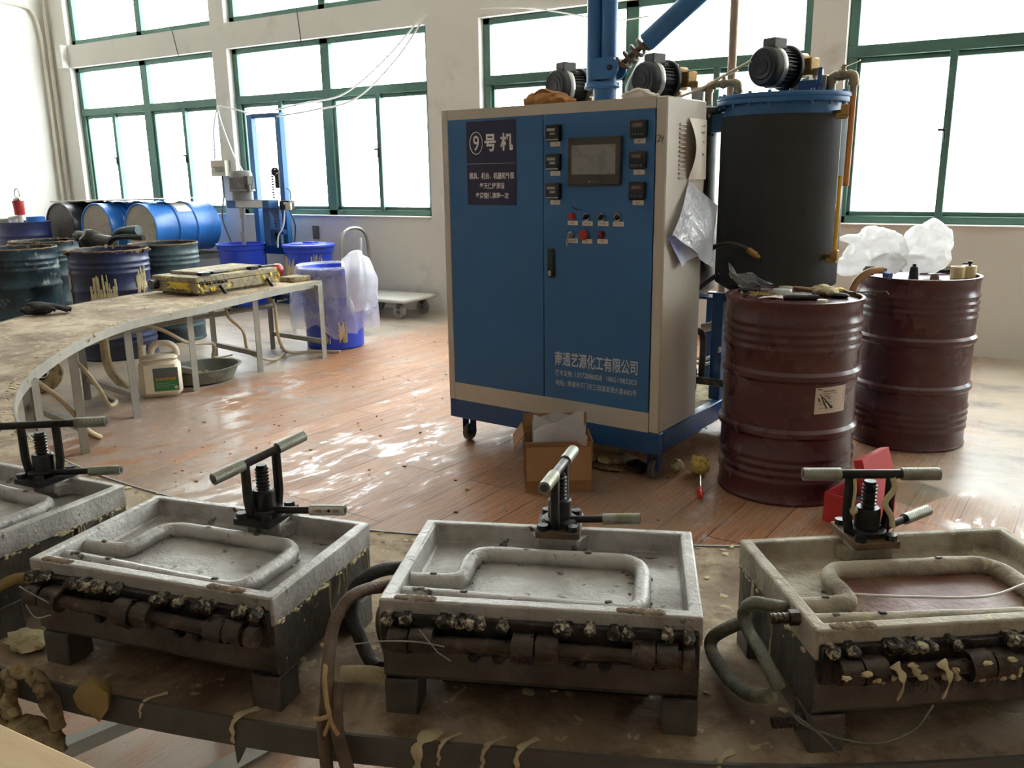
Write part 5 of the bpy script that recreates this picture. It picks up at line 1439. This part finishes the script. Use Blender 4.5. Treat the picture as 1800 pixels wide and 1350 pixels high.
b = MB(); b.cyl((.07, -.15, .035), (.10, -.17, .03), .017, n=12); b.build('coupling', mat('blue_coupling', S(90, 110, 160), .3, .5), t)
# ================================================================ the aluminium moulds on the near bench
MW_, MD_, ZT_ = .475, .306, .80 - TZ      # width, depth, height above the bench
def mould(label, ox, oy, ang, bar0, bar1, lever, tray_m, low_m, seed, ridge=True, hoses=()):
    t = thing('casting_mould', label, 'mould', (ox, oy, TZ), R(ang), 'aluminium moulds on the near bench')
    rnd = random.Random(seed)
    W, D, Z = MW_, MD_, ZT_
    zb = Z - .047                                     # parting line
    # upper tray with its sunk panel
    b = MB()
    rim = .019
    outer = [(0, 0), (W, 0), (W, D), (0, D)]
    inner = [(rim, .021), (W - rim, .021), (W - rim, D - .016), (rim, D - .016)]
    fl = [(rim + .008, .029), (W - rim - .006, .029), (W - rim - .006, D - .024), (rim + .008, D - .024)]
    vs = [(x, y, zb) for x, y in outer] + [(x, y, Z) for x, y in outer] + [(x, y, Z) for x, y in inner] + [(x, y, Z - .033) for x, y in fl]
    fs = [(3, 2, 1, 0), (12, 13, 14, 15)]
    for i in range(4):
        j = (i + 1) % 4
        fs += [(i, j, 4 + j, 4 + i), (4 + i, 4 + j, 8 + j, 8 + i), (8 + i, 8 + j, 12 + j, 12 + i)]
    b.add(vs, fs)
    tray = b.build('mould_tray', tray_m, t)
    bv = tray.modifiers.new('edge', 'BEVEL'); bv.width = .0035; bv.segments = 2; bv.limit_method = 'ANGLE'
    # raised rounded ridge that follows the shape of the cavity
    z = Z - .022
    pts = [(rim + .004, .102), (.09, .106), (.103, .125), (.104, .178), (.116, .205), (.145, .214), (.25, .212), (.345, .209), (.375, .200), (.390, .172), (.389, .110), (.387, .066), (.378, .048), (.355, .040), (.25, .043), (.13, .049), (rim + .004, .054)]
    path = []
    for i, p in enumerate(pts): path.append((p[0], p[1], z))
    path = catmull(path, 6)
    path = [p + Vector((0, 0, .0012 * noise.noise(p * 60 + Vector((seed, 0, 0))))) for p in path]
    b = MB(); b.tube(path, .0135, 12, sq=1.15)
    b.box((.055, .080, Z - .03), (.07, .05, .008))
    b.build('cavity_ridge', tray_m, t)
    b = MB(); b.prism([(p.x, p.y) for p in path[6:-4]], Z - .034, Z - .0305); b.build('cavity_floor', M['alu_stain'] if seed == 9 else tray_m, t)
    b = MB()
    for p in path[::2]:
        for k_ in range(3):
            if rnd.random() < .6: b.blob((p.x + rnd.uniform(-.02, .02), p.y + rnd.uniform(-.02, .02), Z - .030), (rnd.uniform(.002, .005), rnd.uniform(.002, .005), rnd.uniform(.001, .003)), rnd.randrange(99), .6, sub=1)
    o = b.build('cavity_crumbs', tray_m if rnd.random() < .3 else M['foam_grey'], t); o['kind'] = 'stuff'
    b = MB()
    for x, y in ((.06, .104), (.052, .052), (.30, .211), (.34, .042), (.12, .05)):
        b.box((x, y, z + .0145), (.012, .008, .006), rot=Matrix.Rotation(rnd.uniform(-.3, .3), 3, 'Z'), b=.002)
    b.build('pins', M['alu_dark'], t)
    # worn dark hinge pockets on the front rim
    for x0, x1 in ((.025, .085), (.355, .42)):
        b = MB()
        for k_ in range(6): b.blob((x0 + (x1 - x0) * (k_ + .5) / 6, .009, Z - .0005), ((x1 - x0) / 7, .009, .002), k_ + seed, .4, sub=2)
        b.build('rim_residue', M['rust_rim'], t)
    # lower half, rounded at the bottom, on two side feet
    b = MB()
    zl = .058
    prof = [(.004, zb - .001), (.002, zl + .012), (.012, zl), (D - .012, zl), (D - .002, zl + .012), (D - .002, zb - .001)]
    n = len(prof)
    b.add([(.003, y, zz) for y, zz in prof] + [(W - .003, y, zz) for y, zz in prof], [tuple(range(n)), tuple(range(2 * n - 1, n - 1, -1))] + [(i, n + i, n + (i + 1) % n, (i + 1) % n) for i in range(n)])
    b.build('mould_base', low_m, t)
    for x in (.028, W - .028):
        for y in (.03, D - .03):
            b = MB(); b.box((x, y, zl / 2), (.052, .055, zl + .002), b=.003); b.build('foot', low_m, t)
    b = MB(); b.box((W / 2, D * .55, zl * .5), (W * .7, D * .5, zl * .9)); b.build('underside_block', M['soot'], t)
    # front hinge: sooty back strip, pipe sections, knuckles, bolts
    b = MB(); b.box((W / 2, -.004, Z - .050), (W - .01, .012, .058), b=.002); b.build('hinge_strip', M['soot'], t)
    zp = Z - .052
    b = MB(); b.cyl((.03, -.024, zp), (W - .03, -.024, zp), .0105, n=14); b.build('hinge_pipe', M['pipe_dark'], t)
    for x0, x1, r_ in ((.022, .052, .0185), (.055, .088, .0185), (.205, .236, .0215), (.240, .272, .019), (.376, .408, .0185), (.411, .440, .0185), (.446, .462, .0165)):
        b = MB(); b.cyl((x0, -.024, zp + rnd.uniform(-.002, .002)), (x1, -.024, zp + rnd.uniform(-.002, .002)), r_, n=18); b.box(((x0 + x1) / 2, -.012, zp + .006), (x1 - x0, .02, .022))
        b.build('hinge_knuckle', M['pipe_dark'], t)
    for x in (.018, .045, .10, .112, .128, .142, .156, .190, .272, .283, .316, .350, .37, .425, .455):
        b = MB(); zz = Z - .0255 + rnd.uniform(-.002, .002)
        b.cyl((x, .0, zz), (x, -.018, zz), .0098, .009, 6); b.blob((x, -.020, zz + .002), (.009, .007, .0085), int(x * 1000) + seed, .4, sub=2)
        b.build('bolt', M['bolt_foam'], t)
    for x in (.145, .182, .302, .338):
        b = MB(); b.cyl((x, .0, Z - .0815), (x, -.010, Z - .0815), .0095, n=6); b.cyl((x, -.010, Z - .0815), (x, -.013, Z - .0815), .006, n=10); b.build('bolt', M['soot'], t)
    # foam squeezed out along the parting lines, and drips down the sides
    b = MB()
    for i in range(80):
        side = rnd.random()
        y = rnd.uniform(.01, D - .01)
        x = W + .001 if side < .5 else -.001
        q = rnd.uniform(.0012, .0042)
        b.blob((x, y, zb + rnd.uniform(-.003, .004)), (q * .7, q * 1.8, q), i + seed, .5, sub=1)
    for i in range(12):
        y = rnd.uniform(.02, D - .02); x = W if rnd.random() < .55 else 0.0
        q = rnd.uniform(.0015, .004)
        b.blob((x, y, rnd.uniform(zl + .02, Z - .01)), (q * .5, q, q * 1.4), i + 60 + seed, .5, sub=1)
    for i in range(9):
        y = rnd.uniform(D * .45, D - .02); x = W + .0015 if rnd.random() < .6 else -.0015
        L = rnd.uniform(.03, .09)
        b.tube([(x, y, zb), (x * 1.0, y + rnd.uniform(-.006, .006), zb - L * .5), (x, y + rnd.uniform(-.008, .008), zb - L)], rnd.uniform(.0008, .002), 5)
    o = b.build('foam_residue', M['foam'], t); o['kind'] = 'stuff'
    # clamp: aluminium block, plate, screw, yoke with T bar, locking lever
    cx, cy = (bar0[0] + bar1[0]) / 2, (bar0[1] + bar1[1]) / 2
    b = MB(); b.box((cx, D - .028, Z - .012), (.072, .052, .026), b=.003)
    b.prism([(cx - .052, D - .016), (cx + .052, D - .016), (cx + .036, D - .05), (cx - .036, D - .05)], Z - .03, Z - .008)
    b.build('clamp_block', tray_m, t)
    b = MB(); b.box((cx, cy + .004, Z + .0065), (.077, .098, .013), b=.002); b.build('clamp_plate', M['black_metal'] if seed % 2 == 0 else mat('rusty_plate', S(104, 82, 58), .6, .3, var=.25, vs=20, dirt=S(60, 52, 44), damt=.4, ds=18), t)
    for x, y in ((-.026, -.034), (.026, -.034), (-.026, .040), (.026, .040)):
        b = MB(); b.cyl((cx + x, cy + y, Z + .012), (cx + x, cy + y, Z + .022), .0105, .0095, 8); b.build('bolt', M['black_metal'], t)
    b = MB(); b.lathe([(.0, 0), (.032, 0), (.032, .009), (.029, .012), (.021, .013), (.0205, .044), (.018, .047), (0, .047)], 24, Matrix.Translation((cx, cy, Z + .012))); b.build('collar', M['black_metal'], t)
    b = MB(); pr = [(0, .0)]
    for k_ in range(13):
        zz = k_ * .0065; pr += [(.0125, zz), (.0125, zz + .002), (.010, zz + .0035), (.010, zz + .005)]
    pr += [(.0095, .087), (0, .087)]
    b.lathe(pr, 16, Matrix.Translation((cx, cy, Z + .018))); b.build('screw', M['black_metal'], t)
    P0, P1 = Vector((bar0[0], bar0[1], bar0[2] - TZ)), Vector((bar1[0], bar1[1], bar1[2] - TZ))
    d = (P1 - P0).normalized(); mid = Vector((cx, cy, (P0.z + P1.z) / 2))
    Lh = (P1 - P0).length / 2
    b = MB()
    b.cyl(mid - d * (Lh - .03), mid + d * (Lh - .03), .0078, n=14)
    for s_ in (-1, 1):
        q = mid + d * (.034 * s_)
        b.tube([q, Vector((q.x, q.y, Z + .045)), Vector((cx + d.x * .029 * s_, cy + d.y * .029 * s_, Z + .014))], .0085, 8)
    b.build('yoke', M['black_metal'], t)
    for s_ in (-1, 1):
        b = MB(); b.cyl(mid + d * (Lh - .062) * s_, mid + d * Lh * s_, .0108, .0108, 20)
        b.mi = 1; b.cyl(mid + d * (Lh + .0002) * s_, mid + d * (Lh + .0008) * s_, .0066, n=14)
        b.build('bar_grip', [M['knurl'], M['soot']], t)
    A_ = Vector((cx + .03, cy - .004, Z + .022)); B_ = Vector((lever[0], lever[1], Z + .026))
    dl = (B_ - A_).normalized(); Ll = (B_ - A_).length
    b = MB(); b.cyl(A_ - dl * .02, A_ + dl * (Ll - .05), .0065, n=12); b.build('locking_lever', M['black_metal'], t)
    b = MB(); b.cyl(A_ + dl * (Ll - .065), A_ + dl * Ll, .0098, n=18); b.mi = 1; b.cyl(A_ + dl * (Ll + .0002), A_ + dl * (Ll + .0008), .006, n=12); b.build('lever_grip', [M['knurl'], M['soot']], t)
    return t
def m_world(t, p):
    """point in mould coordinates to the room"""
    a = t.rotation_euler.z
    return Vector((t.location.x + p[0] * math.cos(a) - p[1] * math.sin(a), t.location.y + p[0] * math.sin(a) + p[1] * math.cos(a), TZ + p[2]))
def grip_sticker(t, p, d, x0, n_, m_bg):
    pass
a6 = R(6)
m1 = mould('aluminium mould cut off by the left edge of the photo', -1.551 + MD_ * math.sin(a6) - MW_ * math.cos(a6), 1.02 - MD_ * math.cos(a6) - MW_ * math.sin(a6), 6, (.182, .189, .921), (.41, .334, .921), (.455, .318), M['alu'], M['alu_dark'], 4)
m2 = mould('aluminium mould whose T-bar handle tilts up to the right, left of the hoses', -1.38, .717, 11.9, (.250, .171, .905), (.315, .357, .935), (.437, .287), M['alu'], M['alu_dark'], 2)
m3 = mould('aluminium mould in front of the blue machine with its T-bar pointing at the viewer', -.778, .895, 22.6, (.229, .187, .914), (.261, .387, .914), (.385, .289), M['alu'], M['alu_dark'], 7)
m4 = mould('aluminium mould with dark red stain and hoses at its left side', -.194, 1.119, 36, (.099, .295, .917), (.322, .268, .917), (.348, .331), M['alu_dusty'], M['alu_dark'], 9)
# printed stickers on two grips
def sticker(t, c0, c1, r, s, name='grip_sticker'):
    b = MB()
    p, q = Vector(c0), Vector(c1); d = (q - p).normalized()
    up = Vector((0, 0, 1)); sd = d.cross(up).normalized(); up = sd.cross(d)
    a0, a1 = R(-35), R(55)
    def f(u, v):
        a = a0 + (a1 - a0) * v
        return p + (q - p) * u + (sd * math.cos(a) + up * math.sin(a)) * r
    b.grid(f, 10, 6, th=.0004)
    b.mi = 1
    n0 = len(b.v)
    put_text(b, s, .12, .88, .28, .72, None, .01)
    for i in range(n0, len(b.v)):
        v = b.v[i]; a = a0 + (a1 - a0) * v.z
        b.v[i] = p + (q - p) * v.x + (sd * math.cos(a) + up * math.sin(a)) * (r + .0006)
    return b.build(name, [M['label'], M['ink_black']], t)
def grip_ends(t, kind):
    """ends of a grip in mould coordinates"""
    for ch in t.children:
        if ch.name.startswith(kind):
            vs = [v.co for v in ch.data.vertices]
            yield sum((Vector(v) for v in vs[:20]), Vector()) / 20, sum((Vector(v) for v in vs[20:40]), Vector()) / 20
e = list(grip_ends(m1, 'bar_grip'))
sticker(m1, e[0][1], e[0][0], .0112, '■■■■ ■■■■■■■')
lv = [c for c in m2.children if c.name.startswith('lever_grip')][0]
vs = [Vector(v.co) for v in lv.data.vertices]
sticker(m2, sum(vs[:18], Vector()) / 18, sum(vs[18:36], Vector()) / 18, .0102, '(1800  →●  500)')
# dried foam on the yoke and wires of the stained mould
def extras4():
    t = m4
    Z = ZT_
    b = MB(); cx, cy = .2105, .2815
    d = Vector((.223, -.027, 0)).normalized()
    q = Vector((cx, cy, 0)) + d * .034
    b.tube(catmull([(q.x - .002, q.y - .009, .308), (q.x + .002, q.y - .010, .29), (q.x - .012, q.y - .010, .265), (q.x + .001, q.y - .009, .24), (q.x + .004, q.y - .011, .222)], 5), .005, 7)
    q = Vector((cx, cy, 0)) - d * .034
    b.tube(catmull([(q.x + .004, q.y - .008, .306), (q.x + .006, q.y - .009, .285), (q.x + .004, q.y - .009, .25)], 5), .003, 6); b.blob((q.x + .006, q.y - .01, .25), .007, 3, .4)
    b.build('foam_drips', M['foam'], t)
    for p, L, m in (((0, .060, Z - .012), .042, 'brass'), ((0, .022, .04), .045, 'brass')):
        b = MB(); b.cyl((p[0] + .01, p[1], p[2]), (p[0] - L, p[1], p[2]), .0075, n=14)
        for k_ in range(4): b.cyl((p[0] - L + .004 + .007 * k_, p[1], p[2]), (p[0] - L + .008 + .007 * k_, p[1], p[2]), .0088, .0078, 14)
        b.cyl((p[0], p[1], p[2]), (p[0] - .014, p[1], p[2]), .0115, n=6); b.build('hose_nipple', M['pipe_dark'], t)
    for x0 in (.10, .165):
        b = MB(); b.tube(catmull([(x0 - .006, -.036, ZT_ - .035), (x0, -.044, ZT_ - .045), (x0 + .004, -.046, ZT_ - .06), (x0 + .001, -.040, ZT_ - .088)], 5), .008, 8, sq=.45, rfn=lambda s_: 1.2 + .35 * math.sin(s_ * 14 + x0 * 80) - .9 * s_); b.build('foam_drip', M['foam'], t)
    b = MB()
    for i in range(34):
        rr = random.Random(i); b.blob((rr.uniform(.02, .46), rr.uniform(-.043, -.036), ZT_ - rr.uniform(.035, .066)), (rr.uniform(.003, .008), .005, rr.uniform(.003, .006)), i, .5, sub=2)
    b.build('foam_lumps', M['foam'], t)['kind'] = 'stuff'
    b = MB()
    put_text(b, '而 小 们   汕 淋 湔 川 圳', .13, .36, .088, .104, Matrix.Translation((0, .0008, 0)), .0)
    b.build('scrawl', M['ink_black'], t)
    b = MB(); b.tube(catmull([(.10, .125, Z - .015), (.2, .098, Z - .012), (.3, .085, Z - .010), (.38, .112, Z - .008)], 8), .0022, 6)
    tag(b.build('white_string', M['wire_white'], None, t.location, t.rotation_euler.z), 'thin white string lying inside the red-stained mould', 'string')
extras4()
def mhose(t, pts, r, m, label, name='braided_hose', wrap=None):
    P = [m_world(t, p) for p in pts]
    b = MB(); b.tube(catmull(P, 8), r, 12)
    o = tag(b.build(name, m), label, 'hose')
    return o
mhose(m4, [(-.002, .098, ZT_ - .017), (-.03, .096, ZT_ - .010), (-.05, .108, ZT_ - .012), (-.058, .120, ZT_ - .035), (-.056, .10, .140), (-.056, .06, .138), (-.054, .02, .125), (-.045, .006, .105)], .0095, M['hose_green'], 'grey-green braided hose curving over the left side of the stained mould')
mhose(m4, [(-.002, .23, .085), (-.03, .234, .074), (-.058, .25, .045), (-.064, .235, .026), (-.062, .16, .026), (-.06, .08, .05), (-.05, .022, .083)], .011, M['hose_green'], 'grey-green hose looping low beside the left side of the stained mould')
b = MB(); b.tube(catmull([m_world(m4, p) for p in ((-.045, .008, .10), (-.02, -.03, .07), (.06, -.05, .052), (.12, -.05, .066), (.15, -.045, .10))], 8), .0018, 5)
b.tube(catmull([m_world(m4, p) for p in ((-.03, -.02, .08), (.0, -.045, .06), (.02, -.05, .035))], 6), .0016, 5)
tag(b.build('thin_wire', M['hose_green']), 'thin stiff wire trailing across the front of the stained mould', 'wire')
# wires poking from the front of the central mould
b = MB(); b.tube(catmull([m_world(m3, p) for p in ((-.03, -.03, .135), (.02, -.045, .152), (.07, -.046, .155), (.11, -.046, .15))], 6), .0012, 5); b.tube([m_world(m3, p) for p in ((.072, -.04, .172), (.10, -.048, .142), (.12, -.05, .13))], .0012, 5)
tag(b.build('thin_wire', M['steel']), 'thin bright wire sticking out of the hinge of the central mould', 'wire')
b = MB(); b.tube(catmull([m_world(m2, p) for p in ((.02, -.04, .165), (.05, -.045, .16), (.085, -.046, .15))], 6), .0012, 5); b.tube(catmull([m_world(m2, p) for p in ((.03, -.042, .135), (.055, -.048, .12), (.085, -.046, .128))], 6), .0012, 5)
tag(b.build('thin_wire', M['steel']), 'thin wire curled round the left hinge of the mould with tilted handle', 'wire')

# ---- hoses between the moulds
hose('braided_hose', [(-.806, .985, .777), (-.825, .955, .780), (-.831, .932, .785), (-.839, .901, .783), (-.844, .88, .766), (-.840, .858, .745), (-.818, .825, .724), (-.803, .803, .70), (-.803, .80, .675), (-.81, .797, .633), (-.81, .797, .59), (-.809, .797, .55), (-.808, .797, .45), (-.80, .80, .25), (-.78, .83, .06), (-.72, .90, .012), (-.60, .98, .011)], .0098, M['hose_mesh'], 'brown braided hose from the central mould tied and hanging over the near bench edge', q=12)
hose('braided_hose', [(-.792, .818, .70), (-.787, .803, .672), (-.786, .80, .635), (-.782, .801, .608), (-.777, .803, .58), (-.772, .805, .55), (-.764, .807, .45), (-.75, .81, .25), (-.73, .83, .06), (-.68, .88, .012), (-.56, .95, .011)], .0098, M['hose_mesh'], 'second braided hose hanging right of its twin over the near bench edge', q=12)
hose('black_hose', [(-.848, 1.08, .757), (-.872, 1.062, .757), (-.895, 1.04, .756), (-.916, 1.02, .744), (-.930, 1.006, .718), (-.93, 1.0, .684), (-.90, .985, .652), (-.868, .97, .632), (-.845, .965, .626)], .0115, M['hose_black'], 'black braided hose looping from the left rear of the central mould to the bench', q=12)
hose('grimy_hose', [(-.80, 1.00, .755), (-.828, .99, .742), (-.846, .985, .72), (-.85, .983, .69), (-.842, .985, .655), (-.835, .99, .625)], .010, M['hose_green'], 'grimy hose bending down close to the left side of the central mould', q=10)
hose('rubber_strap', [(-.815, .838, .722), (-.838, .835, .736), (-.843, .845, .722), (-.832, .826, .715), (-.812, .812, .722), (-.800, .796, .712), (-.792, .789, .682), (-.789, .789, .664), (-.800, .787, .655), (-.816, .787, .648)], .0036, M['rope'], 'tan rubber strap tied round the two braided hoses', q=8, cat='strap')
hose('rubber_strap', [(-.789, .790, .662), (-.788, .789, .655), (-.798, .786, .629)], .003, M['rope'], 'left loose end of the tan strap on the braided hoses', q=8, cat='strap')
hose('rubber_strap', [(-.788, .790, .660), (-.786, .789, .652), (-.778, .793, .632)], .003, M['rope'], 'right loose end of the tan strap on the braided hoses', q=8, cat='strap')
hose('foam_lump_pipe', [(-.80, .955, .625), (-.845, .94, .628), (-.885, .92, .626)], .014, M['foam'], 'short foam-crusted pipe lying between the two middle moulds', q=10, cat='pipe')
hose('grimy_hose', [(-1.60, .70, .66), (-1.53, .725, .70), (-1.50, .76, .715), (-1.45, .80, .70)], .010, M['foam_ochre'], 'ochre hose in the gap between the two left moulds', q=10)
b = MB(); b.blob((-1.455, .735, .616), (.045, .03, .010), 2, .5, 2.5, 3)
tag(b.build('foam_scrap', M['foam']), 'flat cream foam scrap between the two left moulds', 'scrap')
# ---- crusted lumps hanging from the near bench edge
b = MB()
arch = catmull([(-1.377, .654, .530), (-1.378, .654, .56), (-1.373, .655, .585), (-1.364, .656, .611), (-1.347, .66, .627), (-1.328, .664, .632), (-1.310, .667, .621), (-1.294, .67, .601), (-1.288, .671, .575), (-1.282, .671, .540)], 5)
b.tube(arch, .0095, 10, rfn=lambda s_: 1.0 + .8 * max(0, s_ - .45) + .18 * math.sin(s_ * 31))
b.blob((-1.335, .655, .530), (.042, .022, .018), 3, .45, 2.2, 3); b.blob((-1.30, .66, .515), (.036, .024, .022), 5, .5, 2.4, 3); b.blob((-1.405, .645, .525), (.022, .015, .012), 7, .4, 2, 2)
for i in range(16):
    rr = random.Random(i + 40); p = arch[rr.randrange(len(arch))]; b.blob(p + Vector((rr.uniform(-.012, .012), -.008, rr.uniform(-.01, .01))), (.012, .009, .010), i, .5, sub=2)
o = b.build('crusted_hook', M['foam_grey'], None, ang=75)
tag(o, 'foam-crusted arched hook at the near bench edge, bottom left', 'hook')
b = MB()
pl = [(-1.238, .682, .609), (-1.222, .685, .628), (-1.201, .69, .643), (-1.185, .693, .637), (-1.165, .697, .629), (-1.167, .696, .612), (-1.169, .696, .6), (-1.178, .693, .588), (-1.191, .692, .572), (-1.208, .688, .584), (-1.216, .686, .582), (-1.231, .683, .590)]
dk = Vector((-.012, .011, 0))
n = len(pl)
b.add([Vector(p) + Vector((0, -.004, 0)) for p in pl] + [Vector(p) + dk for p in pl], [tuple(range(n)), tuple(range(2 * n - 1, n - 1, -1))] + [(i, (i + 1) % n, n + (i + 1) % n, n + i) for i in range(n)])
tag(b.build('foam_sheet', M['foam_ochre'], None, ang=75), 'ochre foam sheet stuck over the near bench edge, bottom left', 'foam sheet')
hose('foam_rod', [(-1.422, .645, .50), (-1.414, .646, .56), (-1.412, .646, .60), (-1.416, .646, .622)], .012, M['foam_ochre'], 'ochre foam-covered rod at the extreme lower left edge', q=10, cat='rod')
# ---- corner of a pale board in the extreme lower left
t = thing('pale_table', 'corner of a pale wooden table top at the bottom left', 'table', (-.80, .08, 0), R(3.1))
b = MB(); b.box((0, 0, .938), (1.0, .50, .024), b=.003); b.build('table_top', M['wood_pale'], t)
for x in (-.44, .44):
    for y in (-.2, .2):
        b = MB(); b.box((x, y, .463), (.05, .05, .926), b=.003); b.build('leg', M['frame_dark'], t)

# ---- the same phrase for things of one kind
GROUPS = {'steel_drum': 'maroon steel drums', 'open_drum': 'open drums behind the left bench', 'plastic_bin': 'blue plastic bins', 'rubber_hose': 'cream hoses under the left bench', 'power_cable': 'loose power cables', 'hanging_string': 'strings at the windows', 'tape_roll': 'tape rolls on the rear drum', 'foam_scrap': 'foam scraps', 'jar_lid': 'lids on the front drum', 'braided_hose': 'braided hoses at the moulds', 'grimy_hose': 'grimy hoses at the moulds', 'rubber_strap': 'tan straps on the braided hoses', 'thin_wire': 'thin wires at the moulds', 'crumpled_cloth': 'cloths on the cabinet top', 'plastic_bag': 'white bags on the rear drum', 'tin_lid': 'tins on the far navy drum'}
for o in list(COL.objects):
    if o.parent is None and o.get('label') and not o.get('group'):
        st = o.name.split('.')[0]
        if st in GROUPS: o['group'] = GROUPS[st]
